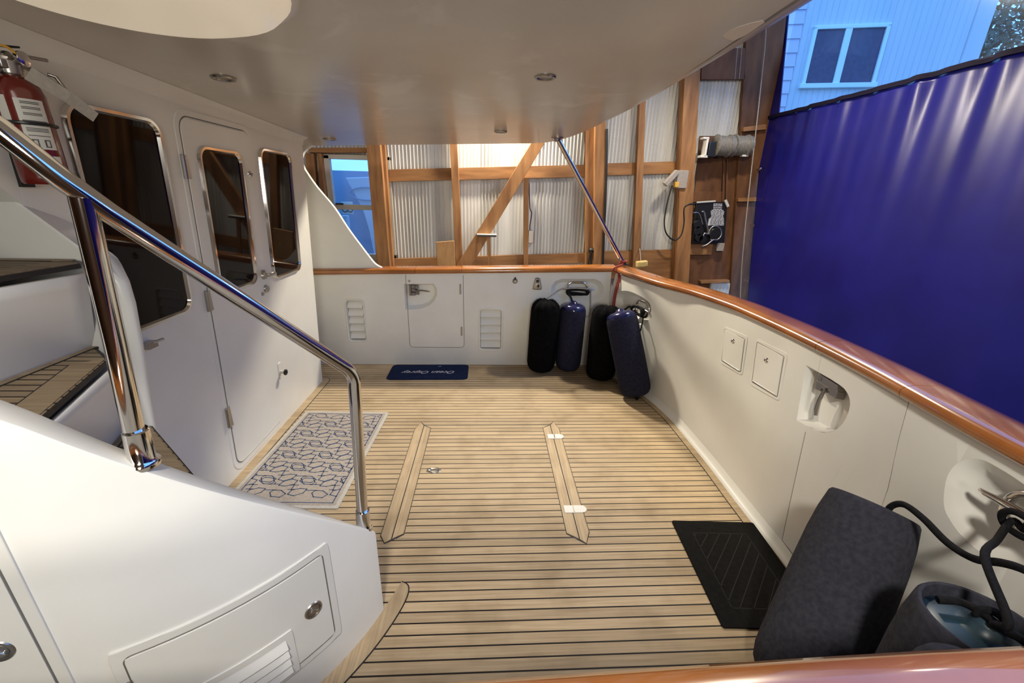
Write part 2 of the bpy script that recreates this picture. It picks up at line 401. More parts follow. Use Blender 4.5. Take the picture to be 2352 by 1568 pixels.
def pocket(S, poly, depth, draft=.02):
    """tapered cutter for a moulded recess"""
    P = np.array(poly, float); c = P.mean(0)
    def sc_(k): 
        ext = np.abs(P-c).max(0); return [tuple(c+(q-c)*(1+k/ext)) for q in P]
    loops = []
    for o_, k in ((.03, .010), (0, 0), (-.012, -draft*.45), (-depth*.7, -draft*.9), (-depth, -draft*1.6)):
        loops.append([S(a, b, o_) for a, b in sc_(k)])
    return MB().loft(loops).build('cutter', 'gel', smooth=0)
def fx(px, py): p = at_y(px, py, FY); return (p[0], p[2])
def tpx(px, py):
    """transom parameters (y, z) of a photo pixel"""
    d = ray(px, py); t = 1.2
    lo, hi = .3, 6.0
    for _ in range(60):
        t = (lo+hi)/2; p = CAM+d*t
        if p[0] < tx(p[1], p[2]) and p[1] < 4.02: lo = t
        else: hi = t
    p = CAM+d*lo; return (p[1], p[2])
# recesses in the far bulwark
gp = [fx(*p) for p in [(928, 652), (997, 651), (1003, 662), (1004, 676), (998, 690), (988, 700), (973, 707), (955, 710), (931, 711)]]
gate_pocket = dense(gp, .02)
stad = [fx(*p) for p in [(1290, 640), (1365, 640), (1380, 646), (1388, 658), (1387, 672), (1380, 684), (1366, 691), (1292, 690), (1277, 685), (1266, 672), (1266, 658), (1275, 645)]]
def vent_rect(q): 
    P = [fx(*p) for p in q]; return min(p[0] for p in P), max(p[0] for p in P), min(p[1] for p in P), max(p[1] for p in P)
vL = vent_rect([(792, 688), (843, 783)]); vR = vent_rect([(1101, 709), (1152, 803)])
boolean(wall_back, [pocket(FAR, gate_pocket, .055), pocket(FAR, dense(stad, .02), .05, .03),
                    pocket(FAR, rr(*vL, .03), .055, .012), pocket(FAR, rr(*vR, .03), .055, .012)])
# recesses in the transom
tp = [tpx(1851, 838)]+[tpx(*p) for p in smooth_path([(1830, 965), (1866, 984), (1897, 994), (1926, 983), (1946, 955), (1953, 922), (1940, 893), (1908, 870)], 4)]
big = [tpx(*p) for p in [(2168, 1150), (2176, 1095), (2205, 1060), (2250, 1054), (2300, 1078), (2352, 1112), (2400, 1150), (2430, 1200), (2420, 1260), (2380, 1300), (2330, 1310), (2270, 1280), (2215, 1235), (2180, 1190)]]
cor = [(3.93, .80), (3.80, .86), (3.62, .86), (3.47, .83), (3.43, .76), (3.45, .66), (3.52, .61), (3.75, .62), (3.9, .68)]
def smooth_closed(poly, k=5):
    P = [np.array(p) for p in poly]; n = len(P); out = []
    for i in range(n):
        a, b, c, d = P[i-1], P[i], P[(i+1) % n], P[(i+2) % n]
        for j in range(k):
            t = j/k; out.append(tuple(.5*((2*b)+(c-a)*t+(2*a-5*b+4*c-d)*t*t+(3*b-a-3*c+d)*t**3)))
    return out
boolean(wall_right, [pocket(TR, dense(tp, .02), .06), pocket(TR, smooth_closed(big, 4), .06, .05), pocket(TR, smooth_closed(cor, 4), .06, .03)])

# cabin bulkhead with its rounded aft corner
bh = [(-2.3, 3.66)]+[(-1.60+.04*math.cos(a), 3.60+.04*math.sin(a)) for a in np.linspace(math.pi/2, 0, 6)]+[(-1.56, 1.46)]
lo = [Vector((x, y, -.02)) for x, y in bh]; hi = [Vector((x+BK*2.16, y, 2.16)) for x, y in bh]
wb = MB(); wb.loft([lo+[Vector((-2.3, 1.46, -.02))], hi+[Vector((-2.3+BK*2.16, 1.46, 2.16))]])
wb.prism([(-1.56+BK*1.62, 1.461, 1.62), (-1.56+BK*2.16, 1.461, 2.16), (-1.56+BK*2.16, 1.2, 2.16), (-1.56+BK*1.9, 1.2, 1.9)], (-.5, 0, 0))
wb.build('wall_left', 'gel', smooth=30, kind='structure')

# overhead
def cz(x, y): return 2.05+.04*(x+1.5)+.032*(4.1-y)
edge = [(-2.4, .15), (.90, .15), (.945, .3), (.955, .9), (.95, 1.4), (.93, 1.9), (.90, 2.4), (.865, 2.8), (.82, 3.13), (.765, 3.5), (.70, 3.78), (.62, 3.97), (.50, 4.09), (.36, 4.13), (-2.4, 4.13)]
edge = [tuple(p) for p in smooth_path(edge[1:-1], 3)]
edge = [(-2.4, .15)]+edge+[(-2.4, 4.13)]
def inset_open(poly, d):
    P = np.array(poly); out = []
    for i in range(len(P)):
        a = P[max(i-1, 0)]; b = P[min(i+1, len(P)-1)]; t = (b-a)/np.linalg.norm(b-a); n = np.array([-t[1], t[0]])
        q = P[i]+n*d
        if i in (0, len(P)-1): q[0] = P[i][0]
        out.append(tuple(q))
    return out
e1 = inset_open(edge, .075); e2 = inset_open(edge, .03)
cl = MB()
L = [[Vector((x, y, cz(x, y))) for x, y in e1], [Vector((x, y, cz(x, y)+.012)) for x, y in e2], [Vector((x, y, cz(x, y)+.035)) for x, y in edge],
     [Vector((x, y, cz(x, y)+.13)) for x, y in edge], [Vector((x, y, cz(x, y)+.16)) for x, y in e1]]
cl.loft(L)
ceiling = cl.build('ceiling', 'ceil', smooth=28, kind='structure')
pp = []
for q in ((1660, 81), (1676, 70), (1696, 61), (1722, 53), (1752, 46), (1756, 50), (1734, 66), (1712, 80), (1684, 93), (1666, 88)):
    z = 2.2
    for _ in range(12): p = at_z(*q, z); z = cz(p[0], p[1])
    pp.append(Vector((p[0], p[1], z)))
M['patch'] = plain('pale_filler_patch', (.80, .77, .73), .5)
MB().prism(pp, (0, 0, -.0015)).build('repair_patch', 'patch', ceiling, smooth=0)

# moulded side wing between the overhead and the far cap rail
wing = [(-2.2, .935), (-1.0, .972)]
wing_px = [(878, 615), (866, 609), (855, 599), (828, 564), (797, 522), (767, 476), (728, 430), (704, 396), (695, 380), (692, 366), (697, 350), (708, 340), (722, 333)]
wl = [tuple(at_y(*p, FY+.03)[[0, 2]]) for p in wing_px]
wl = [tuple(q) for q in smooth_path(wl, 3)]
poly = [(-2.2, capz(-2.2)+.05)]+wl+[(wl[-1][0], 2.12), (-2.2, 2.1)]
MB().prism([(x, FY+.03, z) for x, z in poly], (0, .045, 0)).build('trim_1', 'gel', smooth=30, kind='structure', bev=.006)

# teak margin boards let into the deck (trim) with their caulk lines
def strip(path_in, path_out, z, name=None, mat='board', mb=None):
    mb = mb or MB(); n = len(path_in)
    mb.add([Vector((*p, z)) for p in path_in]+[Vector((*p, z)) for p in path_out], [(i, i+1, n+i+1, n+i) for i in range(n-1)])
    return mb
def margin(name, wall_pts, width, side=1):
    P = np.array(wall_pts); t = np.gradient(P, axis=0); t /= np.linalg.norm(t, axis=1)[:, None]; nrm = np.stack([-t[:, 1], t[:, 0]], 1)*side
    q = P+nrm*width; q2 = P+nrm*(width+.005)
    solid = MB(); n = len(P)
    solid.loft([[Vector((*P[i], -.01)), Vector((*P[i], .002)), Vector((*q[i], .002)), Vector((*q[i], -.01))] for i in range(n)])
    o = solid.build(name, 'board_x', smooth=0, kind='structure')
    c = MB(); c.loft([[Vector((*q[i], -.01)), Vector((*q[i], .0015)), Vector((*q2[i], .0015)), Vector((*q2[i], -.01))] for i in range(n)])
    c.build('caulk_seam', 'caulk', o, smooth=0)
    return o
margin('trim_2', [(xb(y), y) for y in np.linspace(.6, 3.9, 50)], .075, 1)
bpts = [(-1.56, y) for y in np.linspace(1.5, 3.58, 20)]+[(-1.60+.04*math.cos(a), 3.60+.04*math.sin(a)) for a in np.linspace(0, math.pi/2, 6)]+[(-1.7, 3.64), (-2.2, 3.64)]
margin('trim_3', bpts, .06, -1)

# moulded cove along the foot of the transom
MB().loft([[TR(y, .055), TR(y, .030, .005), TR(y, .012, .014), TR(y, .0025, .030), TR(y, -.01, .030), TR(y, -.01, -.01)] for y in np.linspace(.6, 3.9, 60)]).build('trim_6', 'gel', smooth=60, kind='structure')

# moulded cove where the overhead meets the cabin
cv = MB(); cv.loft([[BH(y, cz(-1.46, y)-.055, .0), BH(y, cz(-1.46, y)-.02, .008), BH(y, cz(-1.46, y)+.003, .045), BH(y, cz(-1.46, y)+.03, .0)] for y in np.linspace(1.2, 3.62, 12)])
cv.build('trim_4', 'gel', smooth=60, kind='structure')

# ---- cap rails (varnished, in separate lengths)
def cap_loop(p, n, zb, w=.185, h=.056, ins=.022):
    """rounded D-section rail; p = top inner edge of bulwark, n = outward horizontal normal"""
    prof = [(-ins, .004), (-ins-.008, .018), (-ins-.006, .036), (-ins+.010, .050), (-ins+.04, h), (w*.5, h+.004), (w-ins-.04, h), (w-ins-.010, .050), (w-ins+.006, .036), (w-ins+.006, .012), (w-ins-.01, 0), (0, 0)]
    return [Vector((p[0]+n[0]*u, p[1]+n[1]*u, zb+v)) for u, v in prof]
def cap_far(x0, x1, name, label, parent=None, k=14):
    mb = MB().loft([cap_loop((x, FY), (0, 1), capz(x)) for x in np.linspace(x0, x1, k)])
    return mb.build(name, 'varnish', parent, smooth=50, label=label if parent else None)
def cap_tr(y0, y1, k=20):
    L = []
    for y in np.linspace(y0, y1, k):
        e = .02; a = Vector((tx(y+e, .97)-tx(y-e, .97), 2*e)).normalized(); n = (a.y, -a.x)
        zb = capz(1.24)+(.985-capz(1.24))*min(1, (3.97-y)/1.2) if y < 3.97 else capz(1.24)
        L.append(cap_loop((tx(y, .97), y), n, zb))
    return MB().loft(L)
gx0, gx1 = fx(957, 628)[0], fx(1060, 628)[0]
tag(cap_far(-1.95, gx0-.012, 'cap_rail', ''), 'varnished teak cap rail on the far bulwark, left length under the white wing', 'cap rail')
tag(cap_far(gx1+.004, 1.236, 'cap_rail', ''), 'varnished teak cap rail on the far bulwark, right length above the dark fenders', 'cap rail')
y1, y2 = 1.886, 1.376
c3 = cap_tr(3.98, y1+.003, 26).build('cap_rail', 'varnish', smooth=50); tag(c3, 'curved varnished cap rail running from the far corner along the transom', 'cap rail')
near_pts = [(tx(y, .97), y) for y in np.linspace(y2-.003, .43, 30)]
mb = MB(); L = []
pth = near_pts+[(1.0, .412), (.9, .402), (.7, NY), (.3, NY-.01), (-.4, NY-.03), (-1.5, NY-.06)]
P = np.array(pth)
P = np.array(smooth_path(pth, 2))
for i in range(len(P)):
    a = P[max(i-1, 0)]; b = P[min(i+1, len(P)-1)]; t = (b-a)/np.linalg.norm(b-a); n = (-t[1], t[0]); L.append(cap_loop(P[i], n, .985))
tag(mb.loft(L).build('cap_rail', 'varnish', smooth=50), 'varnished cap rail wrapping the near corner above the big grey fenders', 'cap rail')

# ================================================================== boarding gates
def screw(mb, p, n, r=.004): mb.tube([p, Vector(p)+Vector(n)*.002], r, 8)
g = thing('boarding_gate', 'white side boarding gate in the far bulwark with recessed latch', 'gate', (float((gx0+gx1)/2), FY, 0))
gl, gr = fx(938, 720)[0], fx(1063, 640)[0]
gb = (fx(940, 797)[1]+fx(1064, 796)[1])/2
top = capz(gl)-.004
def gate_outline(d):
    return [(gr+d, top), (gr+d, gb-d+.035)]+arc(gr-.035+d, gb+.035-d, .035, 0, -90, 5)+arc(gl+.035-d, gb+.035-d, .035, -90, -180, 5)+[(gl-d, top)]
line = MB().tube([FAR(a, b, .0005) for a, b in dense(gate_outline(.004), .03, False)], .0022, 6)
# the gate's skin, notched round the latch recess
pk = pocket(FAR, gate_pocket, .04)
skin = plate(FAR, gate_outline(0), -.004, .0015).build('gate_panel', 'gel', g, smooth=0)
boolean(skin, [pk])
line.build('panel_gap', 'groove', g)
cap_far(gx0-.009, gx1+.001, 'cap_section', 'varnished teak cap section that lifts with the gate', g)
for px, a, b in ((1061, 652, 675), (1064, 750, 770)):
    x, z1 = fx(px-3, a); z2 = fx(px-3, b)[1]
    MB().tube([FAR(x-.004, z1, .004), FAR(x-.004, z2, .004)], .009, 8).build('hinge', 'steel', g)
def latch(S, cx, cz_, sx, sz, lever, parent, pin=None):
    """chrome slam latch in a recess: body blocks, cross pin and a bent lever"""
    mb = MB()
    q = lambda a, b, o: S(cx+a*sx, cz_+b*sz, o)
    def blk(a0, a1, b0, b1, o0, o1): mb.loft([[q(a, b, o0) for a, b in ((a0, b0), (a1, b0), (a1, b1), (a0, b1))], [q(a, b, o1) for a, b in ((a0, b0), (a1, b0), (a1, b1), (a0, b1))]])
    blk(-.5, -.28, -.5, .5, -.045, -.008); blk(-.28, .10, .18, .5, -.045, -.012); blk(-.28, .10, -.5, -.2, -.045, -.012); blk(-.28, .3, -.14, .14, -.045, -.02)
    blk(.12, .45, -.42, -.12, -.045, -.015); blk(.1, .42, .14, .44, -.045, -.016)
    l = mb.build('latch', 'dark_chrome', parent, smooth=0, bev=.002)
    MB().tube([q(.05, 0, -.012), q(.35, -.02, -.006)]+[q(a, b, o) for a, b, o in lever], [.010]*2+[.008]*(len(lever)-1)+[.0055], 10, flat=.7).build('lever', 'dark_chrome', l)
    return l
p, q_ = fx(940, 657), fx(962, 678)
latch(FAR, (p[0]+q_[0])/2, (p[1]+q_[1])/2, abs(q_[0]-p[0])*1.15, abs(p[1]-q_[1])*1.15, [(.7, .02, -.006), (1.2, -.03, -.004), (1.55, -.08, -.004)], g)
x, z = fx(940, 645); MB().tube([FAR(x, z, 0), FAR(x, z, .008)], .011, 12).build('snap_button', 'steel', g)

t = thing('boarding_gate', 'white transom gate with lever latch, left of the big grey fenders', 'gate', (1.6, 1.6, 0))
sl = [tpx(*p) for p in [(1890, 806), (1876, 872)]]; sl2 = [tpx(*p) for p in [(1851, 992), (1797, 1240)]]
sr = [tpx(*p) for p in [(2088, 922), (2064, 1010), (2040, 1122)]]
bl = tpx(1797, 1240); bl2 = tpx(1828, 1282)
ext = (sr[-1][0]-(sr[1][0]-sr[-1][0])*1.6, bl2[1])
outl = [sl[0], sl[1], sl2[0], bl, bl2, (bl2[0]-.1, bl2[1]), ext, sr[2], sr[1], sr[0]]
pk = pocket(TR, dense(tp, .02), .05)
gp_ = MB()
dn = dense(outl, .06)
# follow the curved face: rows from hinge side to latch side
rows = 14; rw = []
def edge_at(pts, z):
    zs = [p[1] for p in pts]; ys_ = [p[0] for p in pts]; o = np.argsort(zs); return float(np.interp(z, np.array(zs)[o], np.array(ys_)[o]))
Ls = [sl[0], sl[1], sl2[0], bl]; Rs = [sr[0], sr[1], sr[2], ext]
for z in np.linspace(bl[1], .972, rows):
    a, b = edge_at(Ls, z), edge_at(Rs, z); rw.append([TR(a+(b-a)*k/8, z, .0015) for k in range(9)])
gp_.add([p for r_ in rw for p in r_], [(j*9+k, j*9+k+1, j*9+10+k, j*9+9+k) for j in range(rows-1) for k in range(8)])
back = [[TR(edge_at(Ls, z)+(edge_at(Rs, z)-edge_at(Ls, z))*k/8, z, -.006) for k in range(9)] for z in np.linspace(bl[1], .972, rows)]
gp_.add([p for r_ in back for p in r_], [(j*9+k, j*9+k+1, j*9+10+k, j*9+9+k)[::-1] for j in range(rows-1) for k in range(8)])
bd = lambda R_: R_[0]+[r_[-1] for r_ in R_[1:]]+R_[-1][::-1][1:]+[r_[0] for r_ in R_[::-1]][1:-1]
gp_.loft([bd(rw), bd(back)], True, False)
skin = gp_.build('gate_panel', 'gel', t, smooth=30); boolean(skin, [pk])
MB().tube([TR(a, b, .0005) for a, b in dense(Ls[2:]+[bl2, (bl2[0]-.3, bl2[1]-.005)], .05, False)], .002, 6).build('panel_gap', 'groove', t)
MB().tube([TR(a, b, .0005) for a, b in dense(Rs[:3]+[Rs[3]], .05, False)], .0011, 6).build('panel_gap', 'groove', t)
MB().tube([TR(a, b, .0005) for a, b in dense(Ls[:2], .05, False)], .0011, 6).build('panel_gap', 'groove', t)
cap_tr(y1-.001, y2, 12).build('cap_section', 'varnish', t, smooth=50, label='varnished teak cap section that opens with the transom gate')
c_ = tpx(1893, 882)
lt_ = MB()
def tq(px, py, off): a, b = tpx(px, py); return TR(a, b, off)
for quad in ([(1874, 856), (1920, 884), (1916, 900), (1872, 874)], [(1870, 872), (1884, 880), (1880, 898), (1867, 892)], [(1900, 888), (1919, 898), (1913, 914), (1898, 903)], [(1882, 880), (1904, 892), (1902, 900), (1880, 890)]):
    lt_.loft([[tq(*p, -.055) for p in quad], [tq(*p, -.012) for p in quad]])
l = lt_.build('latch', 'dark_chrome', t, smooth=0, bev=.002)
MB().tube([tq(1893, 890, -.012), tq(1886, 902, -.008), tq(1878, 918, -.008), tq(1872, 938, -.008), tq(1869, 953, -.010)], [.009, .011, .012, .013, .010], 12, flat=.5).build('lever', 'dark_chrome', l)

# ================================================================== louvred vents in the far bulwark
for (a0, a1, b0, b1), lb in ((vL, 'white louvred vent in the far bulwark nearest the cabin'), (vR, 'white louvred vent in the far bulwark beside the black fender')):
    t = thing('louvre_vent', lb, 'vent', ((a0+a1)/2, FY, b0), 'louvred vents in the far bulwark')
    outer_ = rr(a0-.012, a1+.012, b0-.012, b1+.012, .04); inner_ = rr(a0+.012, a1-.012, b0+.012, b1-.012, .022)
    mb = MB(); mb.loft([[FAR(a, b, .0) for a, b in outer_], [FAR(a, b, .008) for a, b in rr(a0-.006, a1+.006, b0-.006, b1+.006, .036)], [FAR(a, b, .006) for a, b in rr(a0+.004, a1-.004, b0+.004, b1-.004, .028)], [FAR(a, b, -.02) for a, b in inner_]], True, False)
    mb.build('frame', 'gel', t, smooth=60)
    h = (b1-b0-.03)/5
    for k in range(5):
        z = b1-.015-h*(k+1)
        mb = MB(); mb.loft([[Vector((x, FY+.046, z+h+.004)), Vector((x, FY+.050, z+h)), Vector((x, FY+.012, z+.008)), Vector((x, FY+.004, z+.011))] for x in (a0+.014, a1-.014)])
        mb.build('slat', 'gel', t, smooth=0)

# ================================================================== access hatches in the transom
for i, (q, kn, hg, lb) in enumerate((([(1666, 757), (1711, 780), (1702, 853), (1660, 827)], (1686, 783), ((1662, 828), (1699, 852)), 'small white access hatch in the transom, the one farther from the gate latch'),
                      ([(1741, 787), (1801, 820), (1786, 910), (1730, 876)], (1763, 827), ((1730, 875), (1783, 908)), 'small white access hatch in the transom, next to the gate latch'))):
    P = [tpx(*p) for p in q]; c = np.mean(P, axis=0)
    t = thing('access_hatch', lb, 'hatch', TR(c[0], c[1]), 'access hatches in the transom')
    def big_(k): return [tuple(np.array(p)+(np.array(p)-c)/np.linalg.norm(np.array(p)-c)*k) for p in P]
    def rnd(poly, r=.02, n=4):
        out = []
        m = len(poly)
        for j in range(m):
            a, b, d = (np.array(poly[j-1]), np.array(poly[j]), np.array(poly[(j+1) % m]))
            u = (a-b)/np.linalg.norm(a-b); v = (d-b)/np.linalg.norm(d-b)
            for s_ in np.linspace(0, 1, n+1): out.append(tuple((1-s_)**2*(b+u*r)+2*s_*(1-s_)*b+s_**2*(b+v*r)))
        return out
    plate(TR, rnd(big_(.035), .03), -.002, .004, .003).build('frame', 'gel', t, smooth=30)
    ring(TR, dense(rnd(big_(.006), .008), .03), .0016, .0045, 6).build('panel_gap', 'groove', t)
    plate(TR, rnd(big_(0), .006), .003, .0065, .002).build('door', 'gel', t, smooth=30)
    a, b = tpx(*kn)
    k = MB().lathe([(.0, .012), (.007, .012), (.013, .008), (.016, .002), (.016, 0)], 16, Matrix.Translation(TR(a, b, .006)) @ TR(a, b, 1).__sub__(TR(a, b, 0)).to_track_quat('Z', 'Y').to_matrix().to_4x4(), cap=False).build('knob', 'chrome', t)
    A, B = tpx(*hg[0]), tpx(*hg[1])
    MB().tube([TR(*A, .006), TR(*B, .006)], .0045, 8).build('hinge', 'chrome', t)

# ================================================================== cabin door and windows
def frame_ring(S, a0, a1, b0, b1, r, wd, hgt):
    o = rr(a0, a1, b0, b1, r); i = rr(a0+wd, a1-wd, b0+wd, b1-wd, max(r-wd, .01)); m = rr(a0+wd*.25, a1-wd*.25, b0+wd*.25, b1-wd*.25, r-wd*.25); m2 = rr(a0+wd*.7, a1-wd*.7, b0+wd*.7, b1-wd*.7, r-wd*.7)
    return MB().loft([[S(a, b, -.002) for a, b in o], [S(a, b, hgt) for a, b in m], [S(a, b, hgt) for a, b in m2], [S(a, b, .002) for a, b in i]], True, False)
def window(name, a0, a1, b0, b1, r, parent=None, frame='chrome', base=0):
    S = (lambda a, b, o=0: BH(a, b, o+base))
    root = plate(S, rr(a0+.01, a1-.01, b0+.01, b1-.01, r-.01), -.002, .004).build(name, 'glass', parent, smooth=0)
    frame_ring(S, a0, a1, b0, b1, r, .026, .016).build('window_frame', frame, root, smooth=50)
    return root
w1 = struct(window('window_1', 1.655, 2.105, 1.098, 1.968, .075))
w2 = struct(window('window_2', 2.925, 3.365, 1.085, 1.938, .07))
p = BH(1.78, 1.035, 0)
MB().box(p+Vector((.02, 0, 0)), (.035, .05, .03)).tube([p+Vector((.03, .0, .008)), p+Vector((.05, .045, .012))], .007, 8).build('window_latch', 'steel', w1, bev=.002)
dr = MB()
d = plate(BH, rr(2.205, 2.872, .02, 2.04, .09), -.002, .004, .003).build('door_1', 'gel', None, smooth=30, kind='structure')
gridplate(BH, 2.238, 2.832, .065, 2.005, .065, .0035, .009, 6, 12).build('door_panel', 'gel', d, smooth=30, bev=.003)
ring(BH, dense(rr(2.235, 2.835, .062, 2.008, .067), .05), .0022, .004, 6).build('panel_gap', 'groove', d)
window('door_window', 2.318, 2.708, 1.118, 1.892, .07, d, base=.008)
for z0, z1 in ((1.728, 1.834), (1.066, 1.177), (.355, .482)):
    mb = MB().tube([BH(2.214, z0, .010), BH(2.214, z1, .010)], .011, 10); mb.box(BH(2.232, (z0+z1)/2, .010), (.006, .03, z1-z0))
    mb.build('hinge', 'steel', d, bev=.002)
mb = MB().lathe([(0, .018), (.018, .018), (.025, .012), (.028, 0)], 20, Matrix.Translation(BH(2.805, 1.060, .008)) @ Matrix.Rotation(math.pi/2, 4, 'Y'), cap=False)
mb.build('door_knob', 'steel', d)
mb = MB().lathe([(0, .016), (.022, .016), (.027, 0)], 20, Matrix.Translation(BH(2.795, 1.150, .008)) @ Matrix.Rotation(math.pi/2, 4, 'Y'), cap=False)
mb.tube([BH(2.795, 1.15, .025), BH(2.795, 1.155, .045), BH(2.85, 1.155, .048), BH(2.88, 1.15, .046)], .010, 10).tube([BH(2.795, 1.15, .02), BH(2.76, 1.185, .03)], .012, 10)
mb.build('door_handle', 'steel', d)
MB().tube([BH(2.755, 1.035, .008), BH(2.755, 1.035, .016)], .012, 12).build('lock_cylinder', 'steel', d)
mb = MB().lathe([(.009, .008), (.014, .010), (.018, .006), (.02, 0)], 18, Matrix.Translation(BH(2.786, 1.772, .008)) @ Matrix.Rotation(math.pi/2, 4, 'Y'), cap=False)
mb.build('deadbolt', 'chrome', d)
# door stop
t = thing('door_stop', 'white door holder with black rubber ring low beside the cabin door', 'door stop', BH(2.855, .43, .006))
plate(BH, rr(2.835, 2.895, .375, .50, .028), .003, .010, .004).build('base_plate', 'white_pl', t, smooth=30)
MB().tube([BH(2.862, .425, .008), BH(2.862, .425, .045)], .012, 14).build('post', 'white_pl', t)
mb = MB().tube([BH(2.862+.014*math.cos(a), .425+.014*math.sin(a), .046) for a in np.linspace(0, 2*math.pi, 17)[:-1]], .009, 8, True)
mb.build('rubber_ring', 'black', t)

# ================================================================== staircase with its round white casing
t = st = thing('staircase', 'white winding stair with dark teak treads and a round casing', 'stairs', (SCX, SCY-.4, 0))
opx = [(862, 1219), (800, 1205), (733, 1188), (606, 1157), (448, 1117), (303, 1071), (230, 1049), (125, 1012), (0, 959)]
pts = [at_cyl(*p) for p in opx]
ang = [math.degrees(math.atan2(p[1]-SCY, p[0]-SCX)) for p in pts]; zz = [p[2] for p in pts]
o_ = np.argsort(ang)[::-1]; ang = np.array(ang)[o_]; zz = np.array(zz)[o_]
A0 = ang[0]
sm = np.polyfit(ang, zz, 3)
def ztop(a): return float(np.polyval(sm, max(a, ang[-1]))) + max(0, ang[-1]-a)*.012
def C(a, z, off=0.0, R=SCR):
    r = R+off; return Vector((SCX+r*math.cos(math.radians(a)), SCY+r*math.sin(math.radians(a)), z))
A_END = -170
mb = MB(); L = []
for a in np.concatenate([np.linspace(A0, -60, 26), np.linspace(-62, A_END, 40)]):
    zt = ztop(a); L.append([C(a, -.01), C(a, zt-.012), C(a, zt-.003, -.004), C(a, zt, -.012), C(a, zt, -.062), C(a, zt-.006, -.068), C(a, -.01, -.068)])
mb.loft(L).build('casing', 'gel', st, smooth=40)
# base board let into the deck
mb = MB(); mc = MB(); L = []; L2 = []
for a in np.linspace(A0, -130, 50):
    L.append([C(a, -.01, -.0), C(a, .002, -.0), C(a, .002, .068), C(a, -.01, .068)]); L2.append([C(a, -.01, .068), C(a, .0015, .068), C(a, .0015, .0735), C(a, -.01, .0735)])
e0 = C(A0, 0); rd = Vector((math.cos(math.radians(A0)), math.sin(math.radians(A0)), 0)); tg = Vector((-rd.y, rd.x, 0))
fan = [(e0+rd*.068*max(math.cos(b), 0)**.6+tg*.14*math.sin(b)**.85) for b in np.linspace(0, math.pi*.5, 9)]
Q = [e0]+fan
mb.loft(L); mb.prism([p+Vector((0, 0, -.01)) for p in Q], (0, 0, .012)); 
tb = mb.build('trim_5', 'board', None, smooth=0, kind='structure')
fan2 = [(e0+rd*.0735*max(math.cos(b), 0)**.6+tg*.1455*math.sin(b)**.85) for b in np.linspace(0, math.pi*.5, 9)]
mc.loft(L2[:]); mc.loft([[p+Vector((0, 0, -.01)), p+Vector((0, 0, .0015)), q+Vector((0, 0, .0015)), q+Vector((0, 0, -.01))] for p, q in zip(fan, fan2)])
mc.build('caulk_seam', 'caulk', tb, smooth=0)

def acyl(px, py): p = at_cyl(px, py); return math.degrees(math.atan2(p[1]-SCY, p[0]-SCX)), p[2]
def SC(a, z, off=0): return C(a, z, off)
# locker door in the casing
aR, zR = acyl(737, 1268); aL, zL = acyl(281, 1508); _, zB = acyl(760, 1458)
zT = (zR+zL)/2
dg_ = math.degrees(.026/SCR)
ld = gridplate(lambda a, b, o: C(a*10, b, o), (aL-dg_)/10, (aR+dg_)/10, zB-.028, zT+.028, .045, -.002, .006, 26, 8).build('locker', 'gel', st, smooth=40, bev=.004, seg=3)
pathr = dense(rr(aL/57.3*SCR, aR/57.3*SCR, zB, zT, .02), .04)
MB().tube([C(a/SCR*57.3, b, .0062) for a, b in pathr], .0017, 6, True).build('panel_gap', 'groove', ld)
gridplate(lambda a, b, o: C(a*10, b, o), (aL+.2)/10, (aR-.2)/10, zB+.004, zT-.004, .02, .004, .0085, 26, 8).build('door', 'gel', ld, smooth=40, bev=.002)
def round_latch(ac, zc, parent, name='latch'):
    c = C(ac, zc, .008); n = (C(ac, zc, 1)-C(ac, zc, 0)).normalized(); m = Matrix.Translation(c) @ n.to_track_quat('Z', 'Y').to_matrix().to_4x4()
    r_ = MB().lathe([(.0, .0035), (.019, .0035), (.020, .0015), (.0215, .0015), (.023, .005), (.0285, .004), (.031, 0)], 28, m, cap=False).build(name, 'steel', parent, smooth=30)
    s_ = MB(); s_.box(m @ Vector((0, 0, .006)), (.012, .028, .006), (m.to_3x3() @ Matrix.Rotation(.9, 3, 'Z'))).tube([m @ Vector((.008, -.006, .003)), m @ Vector((.008, -.006, .008))], .006, 12)
    s_.build('thumb_turn', 'chrome', parent, bev=.0015)
a_, z_ = acyl(717, 1397); round_latch(a_, z_, ld)
# louvre on the locker door
vR_, vz = acyl(652, 1462); vL_, _ = acyl(508, 1568)
vL_ = vR_-(vR_-vL_)*1.35; zv0 = vz-.15
fr = gridplate(lambda a, b, o: C(a*10, b, o), (vL_-1.4)/10, (vR_+1.4)/10, zv0-.02, vz+.022, .02, .008, .0125, 14, 6).build('vent', 'gel', ld, smooth=40, bev=.003)
for k in range(4):
    z = vz-.004-k*.036
    s_ = MB(); s_.loft([[C(a, z, .0125), C(a, z-.004, .014), C(a, z-.030, .026), C(a, z-.034, .024), C(a, z-.034, .0125)] for a in np.linspace(vL_, vR_, 10)])
    s_.build('slat', 'gel', ld, smooth=0)
x_, zh = acyl(290, 1562); MB().tube([C(aL-.1, zh-.06, .008), C(aL-.1, zh, .008)], .007, 8).build('hinge', 'steel', ld)
# second locker at the left
a_s, zs_ = acyl(40, 1380)
ld2 = gridplate(lambda a, b, o: C(a*10, b, o), (a_s-26)/10, (a_s+1.6)/10, .17, 1.16, .05, -.002, .006, 14, 8).build('locker', 'gel', st, smooth=40, bev=.004)
gridplate(lambda a, b, o: C(a*10, b, o), (a_s-25)/10, (a_s)/10, .20, 1.12, .03, .004, .0095, 14, 8).build('door', 'gel', ld2, smooth=40, bev=.002)
MB().tube([C(a_s+.12, b, .0062) for b in np.linspace(.21, 1.1, 12)], .0017, 6).build('panel_gap', 'groove', ld2)
a_, z_ = acyl(4, 1487); round_latch(a_, z_, ld2)

